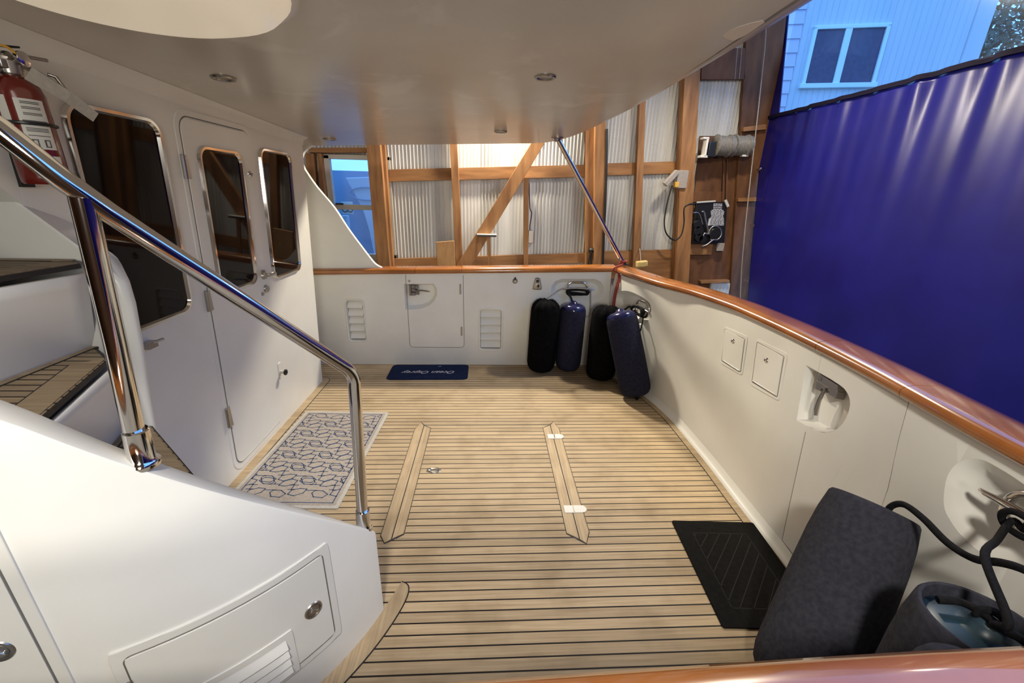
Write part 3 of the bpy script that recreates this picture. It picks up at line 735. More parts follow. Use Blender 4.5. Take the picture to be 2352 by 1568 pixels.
# treads, risers and inner stringer
def xy(px, py, z): p = at_z(px, py, z); return np.array(p[:2])
def to_circle(p, d, R=SCR-.066):
    d = d/np.linalg.norm(d); o = p-np.array([SCX, SCY]); b = o@d; return p+d*(-b+math.sqrt(max(b*b-o@o+R*R, 0)))
Z1, Z2, Z3 = .82, 1.15, 1.46
def tread(z, nose, back, name='tread'):
    (n0, n1), (b0, b1) = nose, back
    nE = to_circle(n0, n1-n0); bE = to_circle(b0, b1-b0)
    an, ab = [math.atan2(p[1]-SCY, p[0]-SCX) for p in (nE, bE)]
    if ab > an: ab -= 2*math.pi
    arc_ = [np.array([SCX+(SCR-.066)*math.cos(a), SCY+(SCR-.066)*math.sin(a)]) for a in np.linspace(an, ab, 12)]
    poly = [n0]+arc_+[b0]
    c = MB().prism([Vector((*p, z-.016)) for p in poly], (0, 0, .014)).build('tread_edge', 'caulk', st, smooth=0)
    cc = np.mean(poly, axis=0)
    nv = (n1-n0)/np.linalg.norm(n1-n0); nn = np.array([-nv[1], nv[0]]);  nn = nn if (cc-n0)@nn > 0 else -nn
    bv = (b1-b0)/np.linalg.norm(b1-b0); bn = np.array([-bv[1], bv[0]]); bn = bn if (cc-b0)@bn > 0 else -bn
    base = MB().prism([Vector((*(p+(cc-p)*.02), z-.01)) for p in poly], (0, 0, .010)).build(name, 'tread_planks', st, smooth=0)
    # nosing board and back board
    for e, p0, pE, nrm, wd in (('n', n0, nE, nn, .085), ('b', b0, bE, bn, .04)):
        s0 = p0+nrm*.008; s1 = pE+nrm*.008; q0 = p0+(pE-p0)*.04+nrm*wd; q1 = pE+nrm*wd
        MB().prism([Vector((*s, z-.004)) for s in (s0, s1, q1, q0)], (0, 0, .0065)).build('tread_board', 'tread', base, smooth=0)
        k0 = q0; MB().prism([Vector((*s, z-.004)) for s in (q0, q1, q1+nrm*.005, q0+nrm*.005)], (0, 0, .0058)).build('caulk_seam', 'caulk', base, smooth=0)
    return n0, nE, b0, bE
T1 = tread(Z1, (xy(345, 972, Z1), xy(445, 1089, Z1)), (xy(290, 970, Z1), xy(245, 1021, Z1)))
T2 = tread(Z2, (xy(249, 824, Z2), xy(100, 953, Z2)), (xy(212, 790, Z2), xy(0, 873, Z2)))
T3 = tread(Z3, (xy(184, 604, Z3), xy(0, 633, Z3)), (xy(172, 596, Z3), xy(0, 594, Z3)))
def riser(p0, pE, z0, q0, qE, z1, k=1):
    mb = MB(); n = 10; m_ = 8
    lo_ = [Vector((*(p0+(pE-p0)*i/n), z0)) for i in range(n+1)]; hi_ = [Vector((*(q0+(qE-q0)*i/n), z1)) for i in range(n+1)]
    mb.loft([[a.lerp(b, j/m_) for a, b in zip(lo_, hi_)] for j in range(m_+1)], False, False)
    o = mb.build('riser', 'gel', st, smooth=180)
    sd = o.modifiers.new('thick', 'SOLIDIFY'); sd.thickness = .012
riser(T1[0], T1[1], -.01, T1[0]*.99+T1[2]*.01, T1[1], Z1-.03)
riser(T1[2], T1[3], Z1-.02, T2[0]*.97+T2[2]*.03, T2[1]*.97+T2[3]*.03, Z2-.03)
riser(T2[2], T2[3], Z2-.02, T3[0]*.97+T3[2]*.03, T3[1]*.97+T3[3]*.03, Z3-.03)
# inner newel
nb = [xy(290, 966, Z1), xy(322, 962, Z1), xy(350, 970, Z1), ]
nw = MB(); 
L = []
for (a, b) in (((282, 985), (352, 985)), ((262, 900), (338, 905)), ((246, 800), (322, 800)), ((236, 700), (303, 700)), ((224, 648), (287, 648))):
    p, q = at_y(*a, 1.475), at_y(*b, 1.465)
    m_ = (p+q)/2; u = (q-p)/2
    L.append([Vector((m_[0]+u[0]*math.cos(f), m_[1]+.045*math.sin(f)*(1 if math.sin(f) > 0 else .5), (p[2]+q[2])/2)) for f in np.linspace(0, 2*math.pi, 21)[:-1]])
tp0, tp1, tp2 = at_y(224, 575, 1.475), at_y(262, 602, 1.475), at_y(284, 634, 1.47)
x_l, x_r = min(p.x for p in L[-1]), max(p.x for p in L[-1])
L.append([Vector((p.x-.012*(p.x-x_l)/(x_r-x_l), p.y, float(np.interp(p.x, [tp0[0], tp1[0], tp2[0]], [tp0[2], tp1[2], tp2[2]])))) for p in L[-1]])
l0 = [Vector((p.x, p.y, -.01)) for p in L[0]]
nw.loft([l0]+L).build('newel', 'gel', st, smooth=60)
# inner stringer wall rising to the left behind the upper tread
yw_ = T3[2][1]+.012
n_ = [at_y(186, 572, yw_), at_y(90, 502, yw_), at_y(0, 437, yw_), at_y(-160, 320, yw_)]
f_ = [at_y(176, 519, yw_+.16), at_y(90, 450, yw_+.16), at_y(0, 378, yw_+.16), at_y(-160, 270, yw_+.16)]
mb = MB()
L = [[Vector((p[0], yw_, .0)), Vector(p)+Vector((0, 0, -.006)), Vector(p)+Vector((0, .006, 0)), Vector(f), Vector((f[0], yw_+.16, 0))] for p, f in zip(n_, f_)]
mb.loft(L).build('inner_stringer', 'gel', st, smooth=30)

# ================================================================== stair handrail
hr = thing('handrail', 'polished stainless steel handrail on two posts along the stair casing', 'handrail', C(-60, .9))
E0 = np.array(at_cyl(835, 1209, SCR-.035)); E0[2] = ztop(math.degrees(math.atan2(E0[1]-SCY, E0[0]-SCX)))
S0 = np.array(at_cyl(325, 1052, SCR-.035)); S0[2] = ztop(math.degrees(math.atan2(S0[1]-SCY, S0[0]-SCX)))
def on_ray(px, py, tt): return CAM+ray(px, py)*tt
d = ray(812, 856); tE = 1.28/d[1]; BEND = on_ray(812, 856, tE)
d = ray(186, 446); tS = .79; STOP = on_ray(186, 446, tS)
FARR = on_ray(0, 298, .71); FAR2 = FARR+(FARR-STOP)*2.2+np.array([-.12, -.02, .05])
u = (BEND-STOP)/np.linalg.norm(BEND-STOP); dn_ = (E0-BEND)/np.linalg.norm(E0-BEND)
R_ = .0205
bend = [BEND-u*.06, BEND-u*.035, BEND-u*.012+dn_*.008, BEND+dn_*.025, BEND+dn_*.055]
rail_path = [FAR2, FARR]+[STOP+(FARR-STOP)*.25]+[STOP+(BEND-STOP)*k for k in (.06, .3, .6, .85)]+smooth_path(bend, 4)+[E0+(BEND-E0)*.4, E0+np.array([0, 0, .03])]
MB().tube(rail_path, R_, 20).build('rail', 'chrome', hr, smooth=60)
MB().tube([S0+np.array([0, 0, .06]), S0+(STOP-S0)*.5, STOP+np.array([0, 0, -.005])], R_, 20).build('post', 'chrome', hr, smooth=60)
for p, tp_ in ((S0, STOP), (E0, BEND)):
    ax = (tp_-p)/np.linalg.norm(tp_-p)
    m = Matrix.Translation(Vector(p)) @ Vector(ax).to_track_quat('Z', 'Y').to_matrix().to_4x4()
    MB().lathe([(.034, -.006), (.035, .004), (.031, .010), (.0265, .016), (.0255, .09), (.0225, .093)], 24, m).build('base_socket', 'chrome', hr, smooth=40)

# ================================================================== overhead fittings
for px, py, z, lb in ((513, 178, None, 'round chrome downlight in the overhead above the cabin door'), (1252, 176, None, 'round chrome downlight in the overhead, large one at right of centre'),
                      (757, 319, None, 'round chrome downlight in the overhead, in the far corner by the cabin'), (1150, 302, None, 'round chrome downlight in the overhead near the steel strut')):
    z = 2.13
    for _ in range(12): p = at_z(px, py, z); z = cz(p[0], p[1])
    t = thing('downlight', lb, 'ceiling light', (p[0], p[1], z), 'downlights in the overhead')
    m = Matrix.Translation((p[0], p[1], z+.002)) @ Matrix.Rotation(math.pi, 4, 'X')
    MB().lathe([(.048, -.004), (.049, .004), (.045, .010), (.036, .009), (.033, .003)], 32, m, cap=False).build('trim_ring', 'steel', t, smooth=40)
    MB().lathe([(.034, 0), (.033, .004), (.0, .005)], 32, m).build('lens', 'lens', t)
t = thing('dome_light', 'large cream opal dome light in the overhead at top left', 'ceiling light', (-.86, 1.24, 2.16))
m = Matrix.Translation((-.86, 1.20, cz(-.86, 1.2)-.0)) @ Matrix.Rotation(math.pi, 4, 'X')
MB().lathe([(.385, -.01), (.385, .012), (.375, .016), (.36, .016)], 48, m, cap=False).build('rim', 'white_pl', t, smooth=40)
MB().lathe([(.37, .0), (.365, .02), (.34, .045), (.29, .062), (.2, .075), (.1, .08), (0, .081)], 48, m, cap=False).build('bowl', 'opal', t, smooth=60)

# strut from overhead to the far corner
sp = thing('support_strut', 'slanting stainless steel strut from overhead to the far corner', 'strut', (1.25, 4.08, 1.0))
z = 2.12
for _ in range(10): p = at_z(1280, 316, z); z = cz(p[0], p[1])
Pt = np.array([p[0], p[1], z]); Pb = np.array(at_y(1433, 603, 4.10)); Pb[2] = capz(1.24)+.062
MB().tube([Pt, Pb+(Pt-Pb)*.03], .0215, 18).build('tube', 'chrome', sp)
MB().lathe([(.05, .004), (.05, -.004), (.03, -.010), (.024, -.03)], 20, Matrix.Translation(Pt)).build('top_flange', 'steel', sp)
mb = MB().box(Pb+np.array([0.01, 0, .002]), (.07, .05, .012)); mb.box(Pb+np.array([-.002, .0, .022]), (.035, .035, .04)); mb.build('foot', 'black', sp, bev=.003)

# ================================================================== DECK: hatch, mats
def flat(poly, z0, z1): return MB().prism([Vector((x, y, z0)) for x, y in poly], (0, 0, z1-z0))
dh = thing('deck_hatch', 'flush teak deck hatch with pull ring and two white hinges', 'deck hatch', (0, 2.25, 0))
xl0, xl1, xl2, xr2, xr1, xr0 = -.558, -.498, -.443, .421, .481, .541
flat([(xl0-.004, 1.72), (xl0+.03, 1.668), (xl1+.008, 1.69), (xl2+.004, 1.728), (xl2+.004, 2.776), (xl1+.008, 2.815), (xl0+.03, 2.865), (xl0-.004, 2.755)], -.01, .0008).build('caulk_bed', 'caulk', dh, smooth=0)
flat([(xr0+.004, 1.72), (xr0-.03, 1.64), (xr1-.008, 1.668), (xr2-.004, 1.712), (xr2-.004, 2.776), (xr1-.008, 2.815), (xr0-.03, 2.865), (xr0+.004, 2.755)], -.01, .0008).build('caulk_bed', 'caulk', dh, smooth=0)
for P in ([(xl0, 1.725), (xl0+.03, 1.675), (xl1-.003, 1.697), (xl1-.003, 2.812), (xl0+.03, 2.857), (xl0, 2.755)], [(xl1+.003, 1.702), (xl2, 1.735), (xl2, 2.770), (xl1+.003, 2.806)],
          [(xr0, 1.725), (xr0-.03, 1.648), (xr1+.003, 1.675), (xr1+.003, 2.812), (xr0-.03, 2.857), (xr0, 2.755)], [(xr1-.003, 1.680), (xr2, 1.718), (xr2, 2.770), (xr1-.003, 2.806)]):
    flat(P, -.01, .002).build('border_board', 'board', dh, smooth=0)
for ya, yb in ((1.700, 1.682), (2.812, 2.812)):
    MB().loft([[Vector((x, y-.0012, .0012)), Vector((x, y+.0012, .0012)), Vector((x, y+.0012, -.01)), Vector((x, y-.0012, -.01))] for x, y in ((xl1, ya), (xr1, yb))]).build('hatch_gap', 'groove', dh, smooth=0)
flat([(xl2+.01, 1.74), (xr2-.01, 1.724), (xr2-.01, 2.77), (xl2+.01, 2.77)], -.005, .0006).build('hatch_panel', 'deck', dh, smooth=0)
for (x0, x1, yc, h, y2) in ((.440, .560, 2.646, .060, 0), (.436, .566, 1.892, .058, 0)):
    P = [(x0, yc-h/2), (x0, yc+h/2), (x1-h/2, yc+h/2)]+arc(x1-h/2, yc, h/2, 90, -90, 8)[1:]
    hg = flat(P, .0015, .006).build('hinge', 'white_pl', dh, smooth=0, bev=.0015)
    mb = MB(); xm = (x0+x1)/2-.01
    for k in (-1, 0, 1): mb.tube([(xm, yc+k*h*.28-.006, .007), (xm, yc+k*h*.28+.006, .007)], .004, 8)
    mb.build('hinge_knuckle', 'steel' if yc > 2 else 'white_pl', hg)
c = at_z(998, 1080)
mb = MB().lathe([(.0, .0025), (.026, .0025), (.030, .004), (.033, .0015)], 24, Matrix.Translation(c) @ Matrix.Diagonal((1.25, .9, 1, 1)), cap=False); mb.build('lift_cup', 'steel', dh)
MB().tube([c+np.array([-.034+.013*math.cos(a), .013*math.sin(a), .006]) for a in np.linspace(0, 2*math.pi, 17)[:-1]], .0035, 8, True).tube([c+np.array([-.02, 0, .006]), c+np.array([.03, .004, .006])], .005, 8).build('lift_ring', 'chrome', dh)

def xform(cx, cy, a):
    ca, sa = math.cos(a), math.sin(a); return lambda x, y: (cx+x*ca-y*sa, cy+x*sa+y*ca)
def mat_base(name, T, w_, h_, r, th, mat, parent):
    P = [T(*p) for p in rr(-w_/2, w_/2, -h_/2, h_/2, r)]
    return flat(P, .001, th).build(name, mat, parent, smooth=30, bev=.002)
# navy mat with the boat's name
t = thing('door_mat', 'navy blue mat with white script lettering under the far gate', 'mat', (-.6, 3.83, 0))
T = xform(-.597, 3.817, .012)
mat_base('mat', T, .775, .355, .05, .010, 'matblue', t)
def text_mesh(body, size, mat, name, parent, mw, shear=0.0, ext=.0006, space=1.0):
    cu = bpy.data.curves.new(name, 'FONT'); cu.body = body; cu.size = size; cu.shear = shear; cu.extrude = ext; cu.align_x = 'CENTER'; cu.align_y = 'CENTER'; cu.space_character = space
    tmp = bpy.data.objects.new('tmp', cu); COL.objects.link(tmp)
    dg = bpy.context.evaluated_depsgraph_get(); me = bpy.data.meshes.new_from_object(tmp.evaluated_get(dg))
    bpy.data.objects.remove(tmp); me.transform(mw); me.materials.clear(); me.materials.append(M[mat]); me.name = name
    o = bpy.data.objects.new(name, me); COL.objects.link(o); o.parent = parent
    if parent.type == 'EMPTY': o.matrix_parent_inverse = Matrix.Translation(-Vector(parent.location))
    return o
text_mesh('Ocean Osprey', .088, 'print_white', 'lettering', t, Matrix.Translation((-.592, 3.80, .0108)) @ Matrix.Rotation(math.pi+.012, 4, 'Z'), .45, .0004, .98)
text_mesh('~', .06, 'print_white', 'lettering', t, Matrix.Translation((-.50, 3.945, .0108)) @ Matrix.Rotation(math.pi+.3, 4, 'Z'), .3, .0004)

# patterned mat by the cabin door
t = thing('door_mat', 'grey mat with a blue petal line pattern beside the cabin door', 'mat', (-1.16, 2.47, 0))
W_, H_ = .665, 1.088
T = xform(-1.158, 2.476, -.035)
mat_base('binding', T, W_, H_, .012, .007, 'matedge', t)
mat_base('pile', T, W_-.045, H_-.045, .008, .0085, 'matgrey', t)
mb = MB(); zp = .0088; lw = .0062
def seg(p, q):
    p = np.array(p); q = np.array(q); d = q-p; n = np.linalg.norm(d)
    if n < 1e-6: return
    d /= n; nn = np.array([-d[1], d[0]])*lw/2; p = p-d*lw/2; q = q+d*lw/2
    mb.add([Vector((*T(*v), zp)) for v in (p+nn, p-nn, q-nn, q+nn)], [(0, 1, 2, 3)])
bx, by = W_/2-.045, H_/2-.042
def clip(p, q):
    t0, t1 = 0.0, 1.0; d = (q[0]-p[0], q[1]-p[1])
    for pp, qq in ((-d[0], p[0]+bx), (d[0], bx-p[0]), (-d[1], p[1]+by), (d[1], by-p[1])):
        if abs(pp) < 1e-12:
            if qq < 0: return
        else:
            r_ = qq/pp
            if pp < 0: t0 = max(t0, r_)
            else: t1 = min(t1, r_)
    if t0 < t1: seg((p[0]+d[0]*t0, p[1]+d[1]*t0), (p[0]+d[0]*t1, p[1]+d[1]*t1))
def polyl(P, cl=True):
    for i in range(len(P)-(0 if cl else 1)): clip(P[i], P[(i+1) % len(P)])
polyl([(-bx, -by), (bx, -by), (bx, by), (-bx, by)])
sx_, sy_ = .245, .262
for j in range(-3, 4):
    for i in range(-3, 4):
        ox = i*sx_+(sx_/2 if j % 2 else 0); oy = j*sy_*.5+.02
        for (dx, dy) in ((1, 1), (-1, 1), (-1, -1), (1, -1)):
            P = [(.13, .09), (.16, .30), (.34, .46), (.50, .38), (.48, .16), (.30, .06)] if dx*dy > 0 else [(.09, .16), (.28, .18), (.44, .36), (.36, .54), (.14, .50), (.05, .30)]
            polyl([(ox+dx*a*sx_, oy+dy*b*sy_*.62) for a, b in P])
        polyl([(ox-.13*sx_, oy+.10*sy_), (ox+.13*sx_, oy+.10*sy_)], False); polyl([(ox-.13*sx_, oy-.10*sy_), (ox+.13*sx_, oy-.10*sy_)], False)
        polyl([(ox, oy+.10*sy_), (ox, oy+.16*sy_)], False); polyl([(ox+.40*sx_, oy+.02), (ox+.60*sx_, oy+.02)], False); polyl([(ox+.5*sx_, oy+.02), (ox+.5*sx_, oy-.02)], False); polyl([(ox+.42*sx_, oy-.02), (ox+.58*sx_, oy-.02)], False)
mb.build('petal_pattern', 'matpattern', t, smooth=0)
# black mat at the transom gate
t = thing('door_mat', 'black rubber mat with diagonal grooves by the transom gate', 'mat', (1.24, 1.48, 0))
T = xform(1.232, 1.474, -.055)
mat_base('mat', T, .455, .605, .012, .009, 'matblack', t)
mb = MB(); zp = .0094; lw = .004; bx, by = .145, .215
polyl([(-bx, -by), (bx, -by), (bx, by), (-bx, by)])
for k in range(-8, 12):
    c0 = -.36+k*.062; clip((c0, -by), (c0+.36, by))
mb.build('groove_pattern', 'matline', t, smooth=0)

# ================================================================== fenders
def axis_matrix(b, t_):
    b = Vector(b); t_ = Vector(t_); return Matrix.Translation(b) @ (t_-b).to_track_quat('Z', 'Y').to_matrix().to_4x4(), (t_-b).length
def fender(b, t_, r, label, kind, group, name='fender'):
    """b, t_: centres of the two end domes; kind: 'cap' = fleece cover with vinyl end, 'bag' = gathered black bag, 'cup' = cover with open rim and vinyl end"""
    o = thing(name, label, 'fender', b, group)
    m, L = axis_matrix(b, t_)
    lob = [(.25*r, -.83*r), (.60*r, -.79*r), (.80*r, -.68*r), (.93*r, -.48*r), (.99*r, -.20*r), (r, .12*r)]
    if kind == 'cap':
        cover = 'navy' if r < .16 else 'grey_navy'
        MB().lathe(lob+[(r*1.005, L*.5), (r, L-.12*r), (.985*r, L+.20*r), (.955*r, L+.30*r)], 40, m, cap=True).build('cover', cover, o, smooth=60)
        MB().lathe([(.95*r, L+.2*r), (.945*r, L+.36*r), (.86*r, L+.54*r), (.66*r, L+.66*r), (.42*r, L+.70*r), (.30*r, L+.74*r), (.22*r, L+.84*r), (.12*r, L+.92*r), (0, L+.92*r)], 36, m, cap=False).build('end_cap', 'navy_vinyl', o, smooth=60)
        MB().lathe([(0, -1.1*r), (.10*r, -1.08*r), (.14*r, -.95*r), (.16*r, -.8*r)], 14, m, cap=False).build('eye', 'rope', o)
    elif kind == 'round':
        MB().lathe(lob+[(r*1.0, L*.5), (r, L), (.96*r, L+.25*r), (.86*r, L+.50*r), (.68*r, L+.72*r), (.42*r, L+.88*r), (.18*r, L+.94*r), (0, L+.95*r)], 40, m, cap=False).build('cover', 'grey_navy', o, smooth=60)
    elif kind == 'bag':
        mb = MB(); n = 48; prof = lob+[(r*1.0, L*.3), (r*1.02, L*.6), (r, L-.05*r), (.97*r, L+.18*r), (.88*r, L+.42*r), (.70*r, L+.62*r), (.44*r, L+.74*r), (.2*r, L+.70*r), (.05*r, L+.58*r)]
        loops = []
        for q, z in prof:
            k = max(0, (z-L)/(.7*r))
            loops.append([m @ Vector((q*math.cos(a)*(1+.09*k*math.sin(9*a)), q*math.sin(a)*(1+.09*k*math.sin(9*a)), z+.06*r*k*math.sin(9*a+1))) for a in np.linspace(0, 2*math.pi, n+1)[:-1]])
        mb.loft(loops).build('cover', 'black_cloth', o, smooth=60)
        MB().tube([m @ Vector((.22*r*math.cos(a), .22*r*math.sin(a), L+.72*r)) for a in np.linspace(0, 2*math.pi, 17)[:-1]], .006, 8, True).build('drawstring', 'rope', o)
    else:
        MB().lathe(lob+[(r*1.0, L*.5), (.98*r, L*.75), (.94*r, L*.9), (.885*r, L), (.87*r, L+.10*r), (.83*r, L+.16*r), (.78*r, L+.15*r), (.76*r, L+.08*r), (.75*r, L-.08*r)], 48, m).build('cover', 'grey_navy', o, smooth=60)
        MB().lathe([(.76*r, L-.08*r), (.70*r, L-.04*r), (.55*r, L+.02*r), (.36*r, L+.05*r)]+([(.24*r, L+.08*r), (.20*r, L+.20*r), (.15*r, L+.28*r), (0, L+.30*r)] if kind == 'cup' else [(0, L+.07*r)]), 36, m, cap=False).build('end_cap', 'teal_vinyl', o, smooth=60)
        MB().tube([m @ Vector((.15*r*math.cos(a), .02*r, L+.30*r+.15*r*math.sin(a))) for a in np.linspace(0, 2*math.pi, 17)[:-1]], .010, 8, True).build('eye_rope', 'rope', o) if kind == 'cup' else None
    return o, m, L
GF = 'small fenders in the far corner'
f1 = fender((.525, 3.855, .13), (.545, 3.875, .635), .142, 'black bagged fender standing leftmost against the far bulwark', 'bag', GF)
f2 = fender((.803, 3.865, .125), (.818, 3.885, .615), .127, 'navy fender with shiny top standing upright under the far cleat', 'cap', GF)
f3 = fender((1.085, 3.655, .13), (1.115, 3.745, .615), .142, 'black bagged fender in the far corner, half hidden by a navy one', 'bag', GF)
f4 = fender((1.285, 3.27, .145), (1.172, 3.445, .655), .136, 'navy fender with shiny top leaning askew in the far corner', 'cap', GF)
GB = 'large fenders in the near corner'
f5 = fender((1.130, .945, .15), (1.400, 1.150, .635), .154, 'large grey fleece fender leaning on the transom beside the black mat', 'cup0', GB)
f6 = fender((1.205, .640, .14), (1.230, .665, .705), .152, 'large grey fender with open rim and teal end in the near corner', 'cup', GB)
f7 = fender((.955, .505, .08), (.955, .505, .775), .080, 'grey fleece fender tight against the near cap rail with only its rounded top showing', 'round', GB)

# ================================================================== cleats, ropes, fittings
def hawse(S, c, wd, ht, tilt, label, group='hawse cleats in the bulwarks'):
    """oval chrome hawse ring with a horn bar across; c in surface parameters"""
    a, b = c; o = thing('hawse_cleat', label, 'cleat', S(a, b, 0), group)
    P = rr(a-wd*.32, a+wd*.32, b-ht/2, b+ht/2, ht*.42, 6); P = [(p+tilt*(q-b), q) for p, q in P]
    MB().tube([S(p, q, -.028) for p, q in P], .013, 12, True).build('ring', 'chrome', o, smooth=60)
    MB().tube([S(a-wd*.52, b, .002), S(a-wd*.46, b, .004), S(a-wd*.2, b+.004, -.006), S(a, b+.006, -.008), S(a+wd*.2, b+.004, -.006), S(a+wd*.46, b, .004), S(a+wd*.52, b, .002)], [.006, .0085, .013, .014, .013, .0085, .006], 12).build('horn_bar', 'chrome', o, smooth=60)
    return o
p = fx(1327, 664); hawse(FAR, p, .32, .125, 0, 'chrome hawse cleat in the far bulwark above the navy fender, wrapped in black rope')
q = (3.57, .745); hawse(TR, q, .26, .14, 0, 'chrome hawse cleat in the corner end of the transom, wrapped in black rope')
q3 = tpx(2350, 1188); hawse(TR, (q3[0]-.02, q3[1]), .27, .12, 0, 'large chrome hawse cleat in the near recess above the grey fenders')
def rope(path, r, label, mat='rope', k=6, name='rope', cat='rope', group=None):
    return tag(MB().tube(smooth_path(path, k), r, 8).build(name, mat, smooth=60), label, cat, group)
def coil(S, c, w2, h2, off, turns, r, seed=0):
    rnd_ = random.Random(seed); out = []
    for i in range(turns*10):
        a = 2*math.pi*i/10; f = i/(turns*10); 
        out.append(S(c[0]+w2*math.cos(a)*(1-.3*f)+rnd_.uniform(-.006, .006), c[1]+h2*math.sin(a)*(.55+.45*math.cos(a)**2)-h2*.2+rnd_.uniform(-.006, .006), off+.012*math.sin(a*.5+i)))
    return out
fp = p
rope(coil(FAR, (fp[0]+.0, fp[1]-.02), .12, .04, .012, 4, .008, 1)+[FAR(fp[0]-.10, fp[1]-.03, .02), FAR(.80, fp[1]-.065, .05), (.80, 3.885, .735)], .0095, 'black rope wrapped round the far cleat and tied to the navy fender')
rope([FAR(fp[0]+.12, fp[1]+.005, .016), FAR(fp[0]-.02, fp[1]+.014, .022), FAR(fp[0]-.15, fp[1]+.002, .016), FAR(fp[0]-.22, fp[1]-.03, .03), (.60, 3.95, .755), (.565, 3.90, .735)], .0055, 'thin grey line from the far cleat to the leftmost black fender', 'rope_grey')
rope([FAR(fp[0]+.13, fp[1]-.01, .012), FAR(fp[0]+.135, fp[1]-.08, .012), FAR(fp[0]+.142, fp[1]-.17, .010), FAR(fp[0]+.143, fp[1]-.24, .012), FAR(fp[0]+.13, fp[1]-.275, .014), FAR(fp[0]+.10, fp[1]-.27, .014)], .0075, 'thin grey rope end hanging beside the upright navy fender', 'rope_grey')
rope(coil(TR, (q[0]+.01, q[1]-.01), .09, .055, .012, 4, .008, 2)+[TR(q[0]+.12, q[1]-.01, .02), TR(q[0]+.10, .70, .12), (1.13, 3.74, .685)], .010, 'black rope wrapped round the corner cleat and tied to the black fender')
rope([TR(q[0]+.02, q[1]-.02, .03), TR(q[0]+.06, .70, .10), (1.155, 3.52, .675)], .0075, 'short black rope from the corner cleat to the leaning navy fender')
rope([TR(q[0]-.08, q[1]-.05, .02), TR(q[0]-.11, .62, .05), TR(q[0]-.12, .50, .08)], .006, 'thin dark line hanging down from the right side of the corner cleat')
def P3(px, py, d_): return CAM+ray(px, py)*d_
m5, L5 = f5[1], f5[2]; e5 = m5 @ Vector((0, 0, L5+.70*.152)); m6, L6 = f6[1], f6[2]; e6 = m6 @ Vector((0, 0, L6+.6*.148))
hc = TR(q3[0]-.02, q3[1], .02)
rope([P3(2036, 1195, 1.45), P3(2044, 1165, 1.45), P3(2075, 1158, 1.41), P3(2120, 1190, 1.33), P3(2175, 1245, 1.24), P3(2235, 1282, 1.16), P3(2300, 1292, 1.09), P3(2352, 1308, 1.04), P3(2420, 1345, 1.0)], .0105, 'thick black rope curving from the leaning grey fender along the near corner')
rope([m6 @ Vector((0, .03, L6+.05)), m6 @ Vector((-.01, .05, L6+.09)), P3(2262, 1280, 1.08), P3(2290, 1240, 1.17), P3(2325, 1195, 1.2), hc+Vector((-.02, -.02, -.01)), hc+Vector((-.03, -.03, .03)), hc+Vector((0, -.05, .035)), hc+Vector((.01, -.06, -.005)), hc+Vector((-.02, -.03, -.03)), hc+Vector((-.02, .02, -.03)), hc+Vector((-.03, .03, .005)), hc+Vector((-.03, 0, .03)), hc+Vector((-.03, -.08, .02)), hc+Vector((-.03, -.12, -.03))], .0095, 'black rope looped round the large near cleat and hanging to the rimmed fender')
rope([m6 @ Vector(v) for v in ((-.085, .02, L6+.022), (-.05, .01, L6+.034), (-.02, .03, L6+.05), (.02, .0, L6+.05), (.05, -.02, L6+.04), (.09, .0, L6+.03))], .010, 'short black knot of rope lying on the teal fender end')
# red cord lashing the strut foot
rope([Pb+np.array([-.05, -.02, .012]), Pb+np.array([-.03, -.05, .03]), Pb+np.array([.02, -.03, .035]), Pb+np.array([.02, .03, .03]), Pb+np.array([-.03, .02, .02]), Pb+np.array([-.035, -.07, .012]), Vector((1.225, FY-.045, capz(1.2)+.058)), Vector((1.205, FY-.05, capz(1.2)+.03)), Vector(at_y(1424, 632, 3.93)), Vector(at_y(1420, 655, 3.90)), Vector(at_y(1415, 675, 3.90)), Vector(at_y(1411, 702, 3.88))], .008, 'red cord lashed round the strut foot and hanging down the far corner', 'red', name='cord', cat='cord')
rope([Vector((1.214, FY-.05, capz(1.2)+.03)), Vector(at_y(1421, 632, 3.935)), Vector(at_y(1416, 655, 3.91)), Vector(at_y(1411, 675, 3.90)), Vector(at_y(1407, 702, 3.88))], .006, 'second strand of red cord hanging down the far corner', 'red', name='cord', cat='cord')
# small fittings on the far bulwark
x, z = fx(1183, 645)
o = thing('deck_fitting', 'small round steel fitting high on the far bulwark', 'fitting', FAR(x, z))
mR = lambda x, z, off=0: Matrix.Translation(FAR(x, z, off)) @ Matrix.Rotation(math.pi/2, 4, 'X')
MB().lathe([(.026, 0), (.026, .006), (.018, .014), (.012, .022), (.0, .022)], 20, mR(x, z), cap=False).build('body', 'steel', o, smooth=40)
MB().tube([FAR(x, z+.02, .006), FAR(x, z+.035, .010)], .008, 10).build('button', 'black', o)
x, z = fx(1234, 651)
o = thing('deck_fitting', 'tapered steel socket fitting on the far bulwark beside the cleat', 'fitting', FAR(x, z))
P = [(x-.045, z-.045), (x-.03, z-.058), (x+.03, z-.058), (x+.045, z-.045), (x+.026, z+.045), (x+.012, z+.058), (x-.012, z+.058), (x-.026, z+.045)]
plate(FAR, smooth_closed(P, 3), -.002, .018, .008).build('body', 'steel', o, smooth=40)
MB().lathe([(.016, 0), (.016, .006), (.010, .007), (.0, .003)], 18, mR(x, z+.028, .016), cap=False).build('socket', 'black', o)
MB().lathe([(.022, 0), (.022, .005), (.016, .006), (.0, .004)], 18, mR(x, z-.024, .016), cap=False).build('disc', 'chrome', o, smooth=40)

